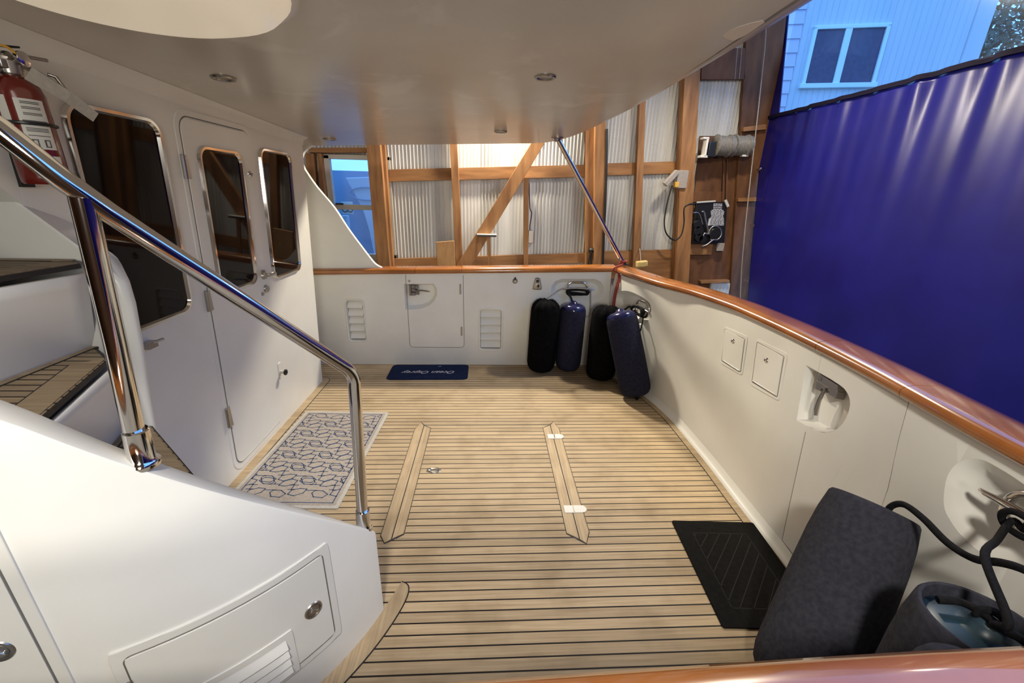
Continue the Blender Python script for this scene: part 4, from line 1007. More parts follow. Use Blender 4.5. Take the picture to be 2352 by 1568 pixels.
# ================================================================== fire extinguisher on the bulkhead
EX, EY = -1.405, 1.478
t = thing('fire_extinguisher', 'red fire extinguisher with white labels hung on the cabin bulkhead', 'fire extinguisher', (EX, EY, 1.69))
m = Matrix.Translation((EX, EY, 1.69))
MB().lathe([(.052, 0), (.056, .006), (.057, .02), (.057, .25), (.050, .275), (.034, .292), (.018, .30), (.016, .315)], 36, m).build('cylinder', 'ext_red', t, smooth=50)
def EC(a, z, off=0): a = math.radians(a); return Vector((EX+(.0572+off)*math.cos(a), EY+(.0572+off)*math.sin(a), 1.69+z))
lb = gridplate(lambda a, b, o_: EC(a*100, b, o_), -.62, .02, .100, .235, .004, 0, .0008, 14, 4).build('label', 'label', t, smooth=60)
mb = MB()
def pr(a0, a1, z0, z1): mb.loft([[EC(a, z0, .0012), EC(a, z1, .0012)] for a in np.linspace(a0, a1, 8)], False, False)
for z in (.226, .222, .212, .208, .196, .192): pr(-50, -10, z, z+.0022)
pr(-56, -2, .165, .178)
for z in (.156, .152, .148, .136): pr(-54, -6, z, z+.002)
for a in (-50, -24): pr(a, a+4, .108, .126); pr(a, a+14, .124, .127); pr(a+11, a+14, .108, .126); pr(a, a+14, .106, .109)
mb.build('label_print', 'print', lb, smooth=0)
gridplate(lambda a, b, o_: EC(a*100, b, o_), -1.02, -.78, .110, .240, .004, 0, .0008, 6, 4).build('label', 'label', t, smooth=60)
gridplate(lambda a, b, o_: EC(a*100, b, o_), -.42, .05, .045, .082, .004, 0, .0008, 8, 3).build('label', 'label', t, smooth=60)
mb = MB(); mb.lathe([(.018, .295), (.024, .30), (.024, .335), (.016, .345), (.010, .36), (0, .36)], 18, m, cap=False); mb.box((EX, EY-.005, 2.02), (.03, .06, .035)); mb.build('valve', 'steel', t, bev=.003)
mb = MB(); mb.loft([[Vector((EX+s_*.011, EY-.02, 2.035)) for s_ in (-1, 1)]+[Vector((EX+s_*.011, EY-.02, 2.042)) for s_ in (1, -1)], [Vector((EX+.02+s_*.011, EY+.06, 2.005)) for s_ in (-1, 1)]+[Vector((EX+.02+s_*.011, EY+.06, 2.013)) for s_ in (1, -1)], [Vector((EX+.045+s_*.010, EY+.115, 1.965)) for s_ in (-1, 1)]+[Vector((EX+.045+s_*.010, EY+.115, 1.973)) for s_ in (1, -1)]])
mb.tube([(EX+.045, EY+.112, 1.968), (EX+.03, EY+.105, 2.01), (EX+.015, EY+.095, 2.015)], .006, 8); mb.build('carry_handle', 'steel', t, bev=.002)
mb = MB(); mb.loft([[Vector((EX+s_*.010, EY-.05, 2.05+h)) for s_, h in ((-1, 0), (1, 0), (1, .006), (-1, .006))], [Vector((EX+.01+s_*.010, EY+.03, 2.065+h)) for s_, h in ((-1, 0), (1, 0), (1, .006), (-1, .006))]]); mb.build('squeeze_lever', 'black', t, bev=.002)
MB().lathe([(0, .0), (.018, 0), (.020, .006), (.020, .014), (.016, .016), (0, .016)], 20, Matrix.Translation((EX+.022, EY+.012, 2.035)) @ Matrix.Rotation(math.pi/2, 4, 'Y')).build('pressure_gauge', 'chrome', t, smooth=40)
MB().tube([(EX+.03, EY+.03, 2.045), (EX+.035, EY+.085, 2.050)], .005, 8).build('safety_pin', 'steel', t)
MB().tube(smooth_path([(EX+.03, EY+.015, 2.03), (EX+.028, EY-.015, 2.055), (EX+.02, EY-.045, 2.058), (EX+.015, EY-.055, 2.075), (EX+.01, EY-.062, 2.095)]), .0035, 8).build('pull_cord', 'yellow', t)
sa, sb = Vector((EX+.055, EY-.01, 1.995)), Vector((EX+.075, EY+.155, 1.905))
mb = MB(); w3 = Vector((.012, .004, .016)); mb.loft([[sa-w3, sa+w3, sa+w3+Vector((.001, 0, 0)), sa-w3+Vector((.001, 0, 0))], [(sa+sb)/2-w3*.9+Vector((.012, 0, 0)), (sa+sb)/2+w3*.9+Vector((.012, 0, 0)), (sa+sb)/2+w3*.9+Vector((.013, 0, 0)), (sa+sb)/2-w3*.9+Vector((.013, 0, 0))], [sb-w3*.8, sb+w3*.8, sb+w3*.8+Vector((.001, 0, 0)), sb-w3*.8+Vector((.001, 0, 0))]])
mb.build('inspection_tag', 'matedge', t, smooth=0)
mb = MB(); mb.tube([EC(a, .17, .003) for a in np.linspace(0, 360, 25)[:-1]], .005, 6, True, 1); mb.box((EX-.075, EY, 1.83), (.03, .04, .30)); mb.box((EX-.03, EY-.05, 1.985), (.05, .03, .03)); mb.build('bracket', 'black', t)

# ================================================================== BOATHOUSE
WY = 5.42; GZ = -.9; RZ = 4.6
def W(px, py, y): p = at_y(px, py, y); return float(p[0]), float(p[2])
MB().box2((-30, -20, GZ-.2), (40, 45, GZ)).build('floor_dock', 'concrete', smooth=0, kind='structure')
# corrugated wall with its window opening
wx0, _ = W(741, 420, WY); wx1, wz1, wz0 = -1.17, W(748, 355, WY)[1], W(852, 592, WY)[1]
wx0 = W(748, 358, WY)[0]-.03
mb = MB()
def corr(x0, x1, z0, z1, y=WY, lam=.0425, amp=.011, mb=mb):
    n = max(8, int((x1-x0)/lam*6)); xs_ = np.linspace(x0, x1, n+1)
    def f(x):
        k = math.floor(x/.68); fl = ((k*7919) % 5) < 2 and abs((x/.68) % 1-.5) < .33
        return y+amp*math.cos(2*math.pi*x/lam)*(.22 if (fl and x < 1.15) else 1)
    mb.loft([[Vector((x, f(x), z0)), Vector((x, f(x), z1)), Vector((x, y+.03, z1)), Vector((x, y+.03, z0))] for x in xs_])
corr(-6, wx0, GZ, RZ); corr(wx0, wx1, GZ, wz0); corr(wx0, wx1, wz1, RZ); corr(-1.215, 3.29, GZ, RZ)
mb.build('wall_shed', 'corr', smooth=60, kind='structure')
MB().box2((-6.1, -3.3, RZ), (3.3, WY+.03, RZ+.1)).build('ceiling_shed', 'ply', smooth=0, kind='structure')
MB().box2((-6.1, -3.3, GZ), (-6, WY+.03, RZ)).build('wall_shed_end', 'ply', smooth=0, kind='structure')
MB().box2((-6.1, -3.4, GZ), (3.3, -3.3, RZ)).build('wall_shed_front', 'ply', smooth=0, kind='structure')

GT = 'timber framing of the boathouse wall'
def timber(tl, tr, bl_, br, y, dep, label, up=None, down=None, mat='timber', name='timber_post', group=GT, cat='timber'):
    """a board whose four photo corners are given; stands at distance y, dep metres deep; ends run on to heights up / down"""
    a, b, c, d = (Vector((W(*q, y)[0], y, W(*q, y)[1])) for q in (tl, tr, bl_, br))
    def ext(t_, b_, z): return b_+(t_-b_)*((z-b_.z)/(t_.z-b_.z))
    if up is not None: a, b = ext(a, c, up), ext(b, d, up)
    if down is not None: c, d = ext(a, c, down), ext(b, d, down)
    o = MB().prism([a, b, d, c], (0, dep, 0)).build(name, mat, smooth=0, bev=.003)
    return tag(o, label, cat, group)
U, D = 4.55, GZ
timber((841, 337), (873, 337), (866, 615), (896, 615), 5.20, .165, 'thick timber post just right of the boathouse window', U, D)
timber((876, 337), (884, 337), (897, 615), (904, 615), 5.28, .085, 'thin timber strip beside the thick post at the window', U, D, name='timber_strip')
timber((1033, 334), (1050, 334), (1047, 611), (1063, 611), 5.29, .075, 'timber stud behind the middle of the far cap rail, left of the brace', U, D, name='timber_stud')
timber((1203, 408), (1215, 408), (1203, 611), (1213, 611), 5.30, .065, 'thin timber stud under the level rail, right of the brace', None, D, name='timber_stud')
timber((1346, 325), (1364, 325), (1346, 608), (1364, 608), 5.27, .095, 'narrow timber post left of the post with the black hose', U, D)
timber((1367, 322), (1391, 320), (1364, 608), (1386, 608), 5.20, .165, 'timber post with a black hose down its right edge', U, D)
timber((1465, 335), (1480, 333), (1454, 603), (1471, 603), 5.29, .075, 'slim timber stud between the two bright sheet panels', U, D, name='timber_stud')
timber((1571, 215), (1607, 195), (1553, 612), (1584, 612), 5.22, .145, 'broad timber post left of the dark plywood', U, D)
timber((709, 339), (842, 339), (709, 350), (842, 350), 5.30, .065, 'level timber header above the boathouse window', mat='timber_h', name='timber_header')
timber((701, 352), (719, 352), (705, 416), (724, 416), 5.30, .10, 'leftmost timber stud beside the boathouse window', None, D, name='timber_stud')
timber((728, 352), (737, 352), (736, 440), (745, 440), 5.31, .09, 'thin timber stud against the left side of the boathouse window', None, D, name='timber_stud')
timber((893, 389), (1348, 378), (893, 417), (1348, 406), 5.37, .04, 'level timber rail across the ribbed sheets left of the hose', mat='timber_h', name='timber_rail')
timber((1393, 375), (1560, 370), (1393, 403), (1558, 398), 5.37, .04, 'short level timber rail right of the black hose', mat='timber_h', name='timber_rail')
timber((903, 594), (1346, 581), (903, 618), (1346, 604), 5.368, .04, 'low level timber rail just above the far cap rail', mat='timber_h', name='timber_rail')
timber((1387, 577), (1556, 573), (1387, 640), (1556, 640), 5.368, .04, 'low broad board behind the corner, under the slim stud', mat='timber_h', name='timber_board')
timber((1221, 327), (1252, 327), (1047, 613), (1081, 613), 5.225, .05, 'diagonal timber brace leaning to the right', 2.75, .35, name='timber_brace')
timber((1001, 556), (1043, 553), (1005, 613), (1046, 613), 5.17, .04, 'short pale plywood block low on the middle stud', None, .45, 'ply_light', 'plywood_block')
timber((1118, 543), (1126, 543), (1121, 613), (1128, 613), 5.19, .03, 'thin upright stick under the little white shelf', None, .4, name='timber_stick')
# dark plywood bay
timber((1608, 312), (1745, 312), (1575, 660), (1722, 660), 5.385, .02, 'dark brown plywood sheet behind the hose board', None, .35, 'ply', 'plywood_sheet')
timber((1613, 110), (1712, 110), (1611, 182), (1711, 182), 5.33, .05, 'dark timber lintel over the small ribbed panel at upper right', mat='ply', name='timber_header')
timber((1716, 60), (1804, 60), (1700, 312), (1776, 312), 5.33, .05, 'dark timber corner post behind the rope by the blue curtain', U, D, 'ply')
timber((1588, 440), (1665, 440), (1582, 464), (1662, 464), 5.35, .03, 'dark level batten just above the hose board', mat='ply', name='timber_batten')
timber((1696, 455), (1739, 453), (1696, 463), (1739, 462), 5.28, .10, 'short pale timber ledge at the blue curtain edge', mat='timber_h', name='timber_ledge')
timber((1708, 292), (1760, 285), (1708, 302), (1760, 297), 5.28, .10, 'upper short timber ledge at the blue curtain edge', mat='timber_h', name='timber_ledge')
timber((1576, 560), (1638, 560), (1570, 585), (1634, 585), 5.345, .035, 'pale plywood strip below the hose board', mat='timber_h', name='plywood_strip')
timber((1610, 645), (1676, 643), (1610, 651), (1676, 649), 5.30, .08, 'small timber shelf edge low behind the transom cap rail', mat='timber_h', name='timber_ledge')
o = MB(); x0, z0 = W(1625, 700, 5.345); x1, z1 = W(1716, 651, 5.345); corr(x0, x1, z0-.3, z1, 5.35, .05, .007, o)
tag(o.build('sheet_offcut', 'corr', smooth=60), 'small ribbed sheet piece low beside the blue curtain', 'sheet')

# boathouse window
x0, z1 = W(748, 356, WY); _, z0 = W(852, 592, WY); _, zm = W(800, 475, WY); x1 = -1.20
fr = MB()
def fbar(a, b, y=5.385, d_=.07, mb=fr): mb.box2((a[0], y, a[1]), (b[0], y+d_, b[1]))
fbar((x0-.02, z0), (x0+.045, z1)); fbar((x1-.05, z0), (x1+.01, z1)); fbar((x0-.02, z1-.04), (x1+.01, z1+.01)); fbar((x0-.02, z0-.02), (x1+.01, z0+.05))
wn = fr.build('window_3', 'wood_sash', smooth=0, kind='structure', bev=.004)
s_ = MB(); fbar((x0+.04, zm-.03), (x1-.04, zm+.03), 5.37, .05, s_); fbar((x0+.04, z0+.03), (x0+.075, zm), 5.375, .05, s_); s_.build('sash', 'wood_sash', wn, smooth=0, bev=.003)
MB().box2((x0+.04, 5.425, z0+.04), (x1-.04, 5.430, z1-.04)).build('pane', 'pane', wn, smooth=0)
MB().box((x0+.12, 5.36, zm+.035), (.09, .03, .02)).build('sash_lock', 'black', wn, bev=.004)

# things on the wall
def wall_thing(name, label, cat, px, py, y=5.3): x, z = W(px, py, y); return thing(name, label, cat, (x, y, z)), x, z
o_ = MB().tube([Vector((W(*q, 5.19)[0], 5.19, W(*q, 5.19)[1])) for q in ((1394, 296), (1392, 420), (1388, 520), (1384, 611), (1383, 640))], .014, 10)
tag(o_.build('hose', 'black', smooth=60), 'thin black hose running down the right edge of the timber post', 'hose')
t, x, z = wall_thing('cable_hanger', 'black cable bunch hanging on the narrow post low by the corner', 'cable', 1358, 575, 5.24)
mb = MB().lathe([(0, -.03), (.03, -.025), (.035, .01), (.02, .035), (0, .04)], 12, Matrix.Translation((x, 5.24, z))); mb.build('hook', 'black', t)
mb = MB().tube(smooth_path([(x, 5.24, z), (x-.02, 5.24, z-.15), (x-.03, 5.24, z-.4)]), .010, 8).tube(smooth_path([(x, 5.24, z), (x+.012, 5.24, z-.2), (x+.01, 5.24, z-.42)]), .010, 8); mb.build('cable', 'black', t)
# little white shelf with a rod
t, x, z = wall_thing('wall_shelf', 'little white shelf with dark edge on the ribbed wall under the brace', 'shelf', 1118, 539, 5.25)
MB().box((x, 5.25, z+.008), (.24, .16, .012)).build('board', 'white_pl', t, bev=.003); MB().box((x+.005, 5.25, z-.008), (.225, .15, .018)).build('edge', 'black', t); MB().tube([(x+.01, 5.25, z+.01), (x+.01, 5.25, z+.10)], .008, 8).build('rod', 'white_pl', t)
# small outlet box with a cord
t, x, z = wall_thing('outlet_box', 'small grey outlet box with a cord beside the thin stud', 'outlet', 1219, 543, 5.40)
MB().box((x, 5.385, z), (.07, .05, .16)).build('box', 'steel', t, bev=.006); MB().tube(smooth_path([Vector((W(*q, 5.38)[0], 5.38, W(*q, 5.38)[1])) for q in ((1215, 420), (1217, 475), (1221, 490), (1217, 520), (1218, 533))]), .006, 8).build('cord', 'black', t)
# junction box and looping cable
t, x, z = wall_thing('junction_box', 'grey junction box with a plug on the broad post', 'junction box', 1558, 412, 5.24)
MB().box((x+.03, 5.23, z), (.13, .08, .20)).build('box', 'matgrey', t, bev=.006); MB().box((x-.11, 5.2, z+.01), (.06, .07, .20), Matrix.Rotation(.7, 3, 'Y')).build('plug', 'matgrey', t, bev=.008); MB().box((x-.03, 5.21, z-.06), (.05, .06, .06)).build('plug_seal', 'yellow', t, bev=.006)
cp = [(1544, 425), (1534, 460), (1526, 505), (1530, 535), (1548, 551), (1564, 540), (1571, 512), (1571, 480), (1580, 470), (1598, 467)]
tag(MB().tube(smooth_path([Vector((W(*q, 5.22)[0], 5.22, W(*q, 5.22)[1])) for q in cp]), .009, 8).build('cable', 'black', smooth=60), 'black cable hanging in a loop from the junction box to the hose board', 'cable')
# twin reels
t, x, z = wall_thing('cable_reel', 'two grey cable drums side by side on a white bracket', 'cable reel', 1668, 335, 5.22)
for px, wpx in ((1658, 34), (1699, 32)):
    xc, zc = W(px, 335, 5.2); hw = .084
    m = Matrix.Translation((xc-hw, 5.2, zc)) @ Matrix.Rotation(math.pi/2, 4, 'Y')
    dr_ = MB().lathe([(.115, 0), (.122, .004), (.122, .014), (.106, .02)]+[(.104+.004*(k % 2), .02+.006*k) for k in range(32)]+[(.106, 2*hw-.02), (.122, 2*hw-.014), (.122, 2*hw-.004), (.115, 2*hw)], 36, m).build('drum', 'steel' if 0 else 'rope_drum', t, smooth=40) if 'rope_drum' in M else None
    if dr_ is None:
        M['rope_drum'] = mottled('wound_wire', (.13, .12, .11), (.24, .225, .20), .5, 40, (6, 1, 1))
        MB().lathe([(.115, 0), (.122, .004), (.122, .014), (.106, .02)]+[(.104+.004*(k % 2), .02+.006*k) for k in range(32)]+[(.106, 2*hw-.02), (.122, 2*hw-.014), (.122, 2*hw-.004), (.115, 2*hw)], 36, m).build('drum', 'rope_drum', t, smooth=40)
xa, za = W(1620, 318, 5.2); xb_, zb_ = W(1617, 360, 5.2); xe, _ = W(1718, 330, 5.2)
mb = MB().box(((xa+xb_)/2, 5.2, (za+zb_)/2), (.022, .10, za-zb_)); mb.box((xb_-.02, 5.2, zb_), (.09, .10, .025)); mb.box((xa-.01, 5.2, za), (.07, .10, .02)); mb.build('bracket', 'white_pl', t, bev=.003)
mb = MB().box((xa+.075, 5.21, (za+zb_)/2-.02), (.08, .14, .16)); mb.tube([(xa, 5.2, (za+zb_)/2), (xe+.03, 5.2, (za+zb_)/2)], .022, 12); mb.box((xe-.30, 5.27, (za+zb_)/2), (.05, .10, .2)); mb.build('motor', 'black', t, bev=.006)
x2, z2 = W(1706, 358, 5.2); MB().box((x2, 5.17, z2), (.07, .05, .02)).build('bracket_foot', 'white_pl', t)
for px in (1660, 1668):
    pass
mb = MB()
for pxa, pxb in ((1663, 1660), (1671, 1668)):
    a_, b_ = W(pxa, 365, 5.33), W(pxb, 462, 5.33); mb.tube([(a_[0], 5.33, a_[1]), (b_[0], 5.33, b_[1])], .010, 8)
tag(mb.build('conduit', 'ply', smooth=60), 'pair of dark conduits running from the cable drums to the hose board', 'conduit')
# hose board with text
t, x, z = wall_thing('hose_board', 'black instruction board with hoses and pale printing on the plywood', 'board', 1631, 512, 5.28)
c4 = [W(*q, 5.30) for q in ((1600, 464), (1671, 464), (1664, 560), (1590, 560))]
MB().prism([Vector((p[0], 5.30, p[1])) for p in c4], (0, .03, 0)).build('board', 'black', t, smooth=0, bev=.003)
mb = MB(); rnd_ = random.Random(3)
for k, py in enumerate([468, 471.5, 475.5, 479.5, 482.5, 485.5, 488.5, 491.5, 494.5, 497.5, 500.5, 503.5, 506.5, 509.5, 512.5, 515.5]):
    cxp = 1649 - (py-468)*.05; hw = 10 if k < 4 else rnd_.uniform(13, 17)
    a_, b_ = W(cxp-hw, py, 5.297), W(cxp+hw, py, 5.297)
    xx = a_[0]
    while xx < b_[0]-.004:
        ww = min(rnd_.uniform(.012, .045), b_[0]-xx); mb.box((xx+ww/2, 5.2985, a_[1]-.002), (ww, .002, .0115)); xx += ww+.006
mb.build('printing', 'print_white', t, smooth=0)
a_, b_ = W(1600, 465, 5.29), W(1643, 462, 5.29); MB().tube([(a_[0], 5.29, a_[1]), (b_[0], 5.29, b_[1])], .010, 8).build('top_strip', 'label', t)
a_ = W(1629, 510, 5.295); MB().box((a_[0], 5.296, a_[1]), (.024, .004, .085)).build('sticker', 'label', t)
def HP(px, py, y=5.25): a = W(px, py, y); return Vector((a[0], y, a[1]))
mb = MB(); mb.tube(smooth_path([HP(1592, 489), HP(1604, 489), HP(1610, 500), HP(1614, 515)]), .010, 8).tube(smooth_path([HP(1611, 487), HP(1617, 487), HP(1621, 505), HP(1627, 535), HP(1618, 536), HP(1615, 543)]), .012, 8)
ck = [HP(1643+14*math.cos(a), 535+16*math.sin(a), 5.24) for a in np.linspace(-.2+math.pi, 2.6*math.pi, 20)]
mb.tube(ck+[HP(1622, 563), HP(1612, 566)], .009, 8).tube([HP(1631, 550), HP(1650, 550)], .010, 8).tube([HP(1634, 527), HP(1648, 526)], .008, 8); mb.build('hose', 'dull', t, smooth=60) if 'dull' in M else mb.build('hose', 'rope_grey_dark', t, smooth=60) if 'rope_grey_dark' in M else mb.build('hose', 'steel', t, smooth=60)
mb = MB()
for q, r_ in (((1600, 515), .05), ((1602, 530), .06), ((1612, 548), .05), ((1640, 537), .07), ((1604, 545), .05)): mb.lathe([(0, -.03), (r_, -.03), (r_, .03), (0, .03)], 16, Matrix.Translation(HP(*q, 5.27)) @ Matrix.Rotation(math.pi/2, 4, 'X'))
mb.build('pump_body', 'black', t, bev=.004)
a_ = W(1655, 567, 5.3); MB().box((a_[0], 5.31, a_[1]), (.09, .03, .10)).build('card', 'matgrey', t, bev=.003)
a_ = W(1669, 467, 5.28); MB().box((a_[0], 5.28, a_[1]), (.03, .02, .09), Matrix.Rotation(-.6, 3, 'Y')).build('clip', 'label', t)
# foam float on a string
t, x, z = wall_thing('foam_float', 'small yellow foam float hanging on a white string behind the corner', 'float', 1474, 606, 5.0)
MB().box((x, 5.0, z), (.135, .07, .075), Matrix.Rotation(-.12, 3, 'Y')).build('block', 'foam', t, bev=.014, seg=3)
a_ = at_y(1470, 574, 5.0); b_ = at_y(1469, 571, 5.297); MB().tube([(x-.015, 5.0, z+.03), a_, b_], .004, 6).build('string', 'label', t)
# thin rope in front of the plywood corner
tag(MB().tube([Vector((W(*q, 5.1)[0], 5.1, W(*q, 5.1)[1])) for q in ((1762, 20), (1757, 110), (1742, 250), (1725, 400), (1712, 520), (1704, 610), (1700, 690))], .0055, 6).build('rope', 'rope_grey', smooth=60), 'thin straight rope hanging beside the left edge of the blue curtain', 'rope')
for px, lb in ((1700, 'fine string hanging over the small ribbed panel, nearer the rope'), (1690, 'fine string hanging over the small ribbed panel, farther from the rope')):
    tag(MB().tube([Vector((W(px+1, 60, 5.2)[0], 5.2, W(px+1, 60, 5.2)[1]+.3)), Vector((W(px-2, 182, 5.2)[0], 5.2, W(px-2, 182, 5.2)[1]))], .003, 6).build('string', 'rope_grey', smooth=60), lb, 'string')

# ================================================================== blue curtain with a clear upper panel
CX = 3.28
t = thing('boathouse_curtain', 'blue tarpaulin curtain with clear upper panel closing the boathouse end', 'curtain', (CX, 2.5, GZ))
ZC = 2.615
def eL(z): p = [(3.4, 5.58), (2.6, 5.44), (1.2, 5.16), (.5, 5.00), (-.9, 4.7)]; return float(np.interp(z, [q[0] for q in p][::-1], [q[1] for q in p][::-1]))
rnd_ = random.Random(11)
ph = [(rnd_.uniform(.5, 1), rnd_.uniform(5, 34), rnd_.uniform(0, 6.28)) for _ in range(14)]
def fold(y, z):
    s = sum(a*math.sin(k*y+p) for a, k, p in ph)/14
    return s*.055*math.exp(-max(0, ZC-z)/.55)+.012*math.sin(2.1*y)+.006*math.sin(6.3*y+1)*(1 if z < ZC else 0)
nzs = np.concatenate([np.linspace(ZC, 1.6, 26), np.linspace(1.5, GZ+.05, 14)])
ny = 420
mb = MB(); vs = []
for z in nzs:
    y0 = eL(z)
    vs += [Vector((CX+.02+fold(y, z), y, z)) for y in np.linspace(y0, -3.2, ny+1)]
m_ = ny+1
fs = [(j*m_+k, j*m_+k+1, (j+1)*m_+k+1, (j+1)*m_+k) for j in range(len(nzs)-1) for k in range(ny)]
mb.add(vs, fs); c_ = mb.build('tarpaulin', 'curtain', t, smooth=180)
sd = c_.modifiers.new('thick', 'SOLIDIFY'); sd.thickness = .004
mb = MB(); mb.loft([[Vector((CX-.006+fold(y, ZC), y, ZC-.012)), Vector((CX-.010+fold(y, ZC), y, ZC+.022)), Vector((CX+.008+fold(y, ZC), y, ZC+.022)), Vector((CX+.008+fold(y, ZC), y, ZC-.012))] for y in np.linspace(eL(ZC)+.02, -3.2, 260)])
mb.build('hem', 'hem', t, smooth=60)
mb = MB(); zt_ = 4.58
mb.loft([[Vector((CX, y, ZC+.01)), Vector((CX, y, zt_)), Vector((CX+.002, y, zt_)), Vector((CX+.002, y, ZC+.01))] for y in np.linspace(5.25, -3.2, 12)])
mb.build('clear_panel', 'vinyl', t, smooth=0)
ba, bb_, bc_, bd_ = [at_x(*p, CX) for p in ((1776, 78), (1760, 276), (1809, 62), (1789, 270))]
def bext(t_, b_, z): t_, b_ = Vector(t_), Vector(b_); return b_+(t_-b_)*((z-b_.z)/(t_.z-b_.z))
mb = MB(); mb.loft([[Vector((CX-.004, bext(ba, bb_, z).y, z)), Vector((CX-.004, bext(bc_, bd_, z).y, z)), Vector((CX+.006, bext(bc_, bd_, z).y, z)), Vector((CX+.006, bext(ba, bb_, z).y, z))] for z in (ZC, 2.9, 3.2, 3.5, 4.58)])
mb.build('edge_band', 'curtain', t, smooth=0)
for px, py in ((1758, 265), (1746, 388), (1731, 518), (1717, 644)):
    p = at_x(px, py, CX-.01); MB().lathe([(.006, 0), (.010, .004), (.016, .003), (.018, 0)], 16, Matrix.Translation(p) @ Matrix.Rotation(-math.pi/2, 4, 'Y'), cap=False).tube([p+np.array([-.01, .01, 0]), p+np.array([-.015, .045, .004])], .006, 8).build('grommet', 'chrome', t, smooth=40)

# ================================================================== outside
# neighbouring building seen through the clear panel
P0 = on_plane(1850, 200, (0, 1, 0), 11.0)
best = None
for k in range(-60, 61):
    f = k*.02; n = np.array([math.sin(f), -math.cos(f), 0]); cc = n@P0
    q = [on_plane(*p, n, cc) for p in ((1862, 64), (2034, 57), (1848, 200), (2015, 198))]
    e = abs(q[0][2]-q[1][2])+abs(q[2][2]-q[3][2])+.2*abs(np.linalg.norm((q[1]-q[0])[:2])-np.linalg.norm((q[3]-q[2])[:2]))
    if best is None or e < best[0]: best = (e, f)
f = best[1]; bnv = np.array([math.sin(f), -math.cos(f), 0]); bu = np.array([math.cos(f), math.sin(f), 0]); bc = bnv@P0
def BP(px, py): q = on_plane(px, py, bnv, bc); return (float((q-P0)@bu), float(q[2]))
def BS(u, z, off=0): return Vector(P0+bu*u+bnv*off)*1.0+Vector((0, 0, z-P0[2]))
t = thing('building', 'pale blue board-clad building with white two-light window beyond the clear panel', 'building', BS(0, GZ))
u0 = BP(1838, 90)[0]; u1 = BP(2282, 30)[0]; u00 = BP(1796, 110)[0]
mb = MB(); L = []
nb_ = 26; us = np.linspace(u0, u1-.35, nb_+1)
prof = []
for a, b in zip(us[:-1], us[1:]): prof += [(a, 0), (a+.015, -.012), (a+.03, 0), (b, 0)]
prof += [(u1-.34, 0), (u1-.33, -.02), (u1-.31, .02), (u1, .02)]
mb.loft([[BS(u, GZ, o) for u, o in prof]+[BS(u1, GZ, -3), BS(u0, GZ, -3)], [BS(u, 8.5, o) for u, o in prof]+[BS(u1, 8.5, -3), BS(u0, 8.5, -3)]])
mb.build('board_wall', 'bwall', t, smooth=0)
mb = MB()
for k in range(34):
    z = GZ+k*.28; mb.loft([[BS(u, z, .03), BS(u, z+.28, .0), BS(u, z+.28, -.2), BS(u, z, -.2)] for u in (u00-.4, u0-.01)])
mb.build('lap_siding', 'bwall2', t, smooth=0)
wa, wb_ = BP(1858, 66), BP(2016, 200); wu0, wz1_ = BP(1849, 150)[0], (BP(1862, 64)[1]+BP(2034, 57)[1])/2; wu1 = BP(2024, 130)[0]; wz0_ = (BP(1848, 198)[1]+BP(2015, 198)[1])/2; wum = BP(1933, 130)[0]; tw = (wu1-wu0)*.05
mb = MB()
def bb(a, b, z0, z1, o0, o1): mb.loft([[BS(a, z0, o0), BS(b, z0, o0), BS(b, z0, o1), BS(a, z0, o1)], [BS(a, z1, o0), BS(b, z1, o0), BS(b, z1, o1), BS(a, z1, o1)]])
bb(wu0, wu0+tw, wz0_, wz1_, -.02, .07); bb(wu1-tw, wu1, wz0_, wz1_, -.02, .07); bb(wum-tw*.9, wum+tw*.9, wz0_, wz1_, -.02, .06); bb(wu0, wu1, wz1_-tw*.7, wz1_+tw*.3, -.02, .07); bb(wu0-.04, wu1+.04, wz0_-tw*.6, wz0_+tw*.7, -.02, .10)
wf = mb.build('window', 'btrim', t, smooth=0, bev=.01)
for a, b in ((wu0+tw, wum-tw*.9), (wum+tw*.9, wu1-tw)):
    mb = MB(); bb(a, b, wz0_+tw*.6, wz1_-tw*.6, -.01, .02); mb.build('pane', 'bglass', wf, smooth=0)
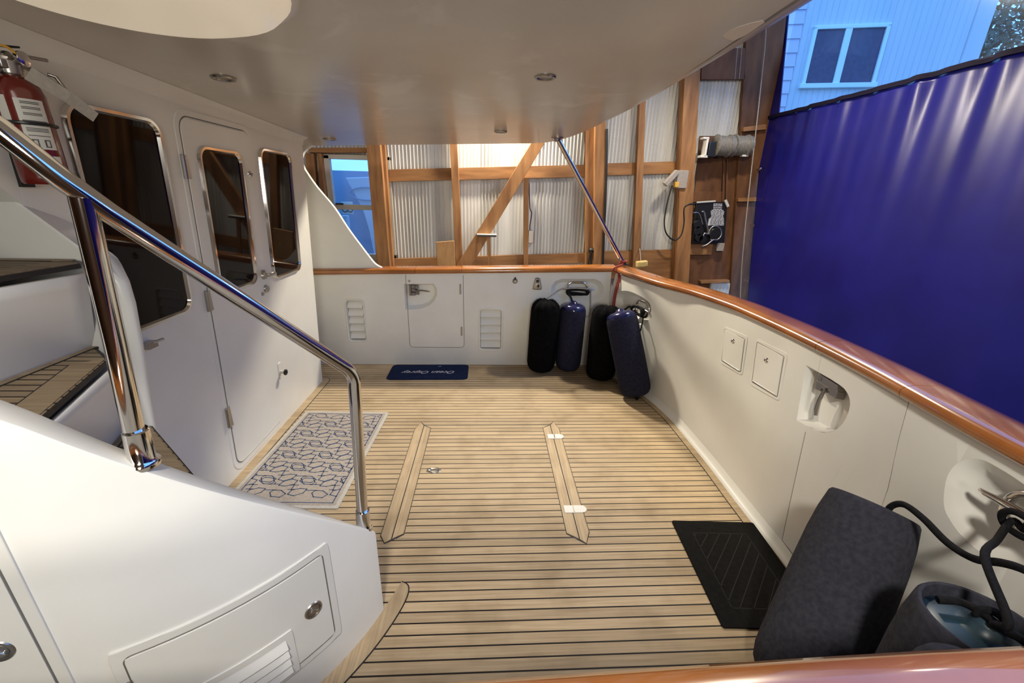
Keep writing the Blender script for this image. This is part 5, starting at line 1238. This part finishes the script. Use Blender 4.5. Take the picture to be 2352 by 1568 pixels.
# tree behind the building's right corner
tc = on_plane(2345, 60, (0, 1, 0), 16)
t = thing('tree', 'dense grey-green tree beyond the right end of the pale blue building', 'tree', (tc[0]+1.0, 16, GZ))
tx_, ty_ = tc[0]+1.0, 16.0
MB().tube([(tx_, ty_, GZ), (tx_+.1, ty_, 3), (tx_-.1, ty_, 7)], [.25, .2, .1], 10).build('trunk', 'bark', t)
mb = MB(); rnd_ = random.Random(5)
for k in range(9000):
    a, b = rnd_.uniform(0, 6.283), math.acos(rnd_.uniform(-1, 1)); rr_ = 3.0*rnd_.uniform(.45, 1.0)
    c = Vector((tx_+rr_*math.sin(b)*math.cos(a), ty_+rr_*math.sin(b)*math.sin(a), 6.6+rr_*1.25*math.cos(b)))
    q = Matrix.Rotation(rnd_.uniform(0, 6.28), 3, 'X') @ Matrix.Rotation(rnd_.uniform(0, 6.28), 3, 'Z'); s_ = rnd_.uniform(.16, .30)
    mb.add([c+q @ Vector(v)*s_ for v in ((-.5, 0, 0), (0, -.28, .05), (.6, 0, 0), (0, .28, .05))], [(0, 1, 2, 3)])
mb.build('foliage', 'leaf', t, smooth=0)
# moored boat and dock sign beyond the boathouse window
t = thing('moored_boat', 'blue boat with pale canvas seen through the boathouse window', 'boat', (-3.2, 9.3, GZ))
def Q(px, py, y): p = at_y(px, py, y); return Vector(p)
zt1 = Q(800, 392, 9.3).z
mb = MB(); mb.loft([[Vector((x, 9.3, GZ)), Vector((x, 9.15, zt1-.9)), Vector((x, 9.3, zt1)), Vector((x, 9.9, zt1)), Vector((x, 9.9, GZ))] for x in np.linspace(-6, .5, 6)]); mb.build('hull', 'hullblue', t, smooth=30)
P = [Q(793, 408, 8.9), Q(900, 404, 8.9), Q(900, 620, 8.9), Q(862, 600, 8.9), Q(848, 530, 8.9), Q(836, 490, 8.9), Q(823, 463, 8.9), Q(808, 435, 8.9)]
MB().prism(P, (0, .22, 0)).build('canvas', 'palecanvas', t, smooth=0, bev=.02)
MB().tube([Vector((Q(842, 440, 8.85).x+.35*math.cos(a), 8.87, Q(842, 445, 8.85).z+.12*math.sin(a))) for a in np.linspace(0, 6.283, 25)[:-1]], .012, 6, True).build('canvas_seam', 'hullblue', t)
t = thing('dock_sign', 'white sign with two round figures on a pale post outside the boathouse window', 'sign', (Q(797, 478, 7.6).x, 7.6, GZ))
a_, b_ = Q(784, 463, 7.6), Q(812, 492, 7.6); MB().box(((a_.x+b_.x)/2, 7.6, (a_.z+b_.z)/2), (b_.x-a_.x, .03, a_.z-b_.z)).build('board', 'label', t, bev=.004)
a_, b_ = Q(782, 495, 7.62), Q(803, 560, 7.62); MB().box2((a_.x, 7.62, GZ), (b_.x, 7.76, a_.z)).build('post', 'palecanvas', t, bev=.01)
for px in (792, 804):
    c_ = Q(px, 480, 7.58); MB().tube([c_+Vector((.045*math.cos(a), 0, .045*math.sin(a))) for a in np.linspace(0, 6.283, 21)[:-1]], .010, 8, True).build('figure', 'print', t)
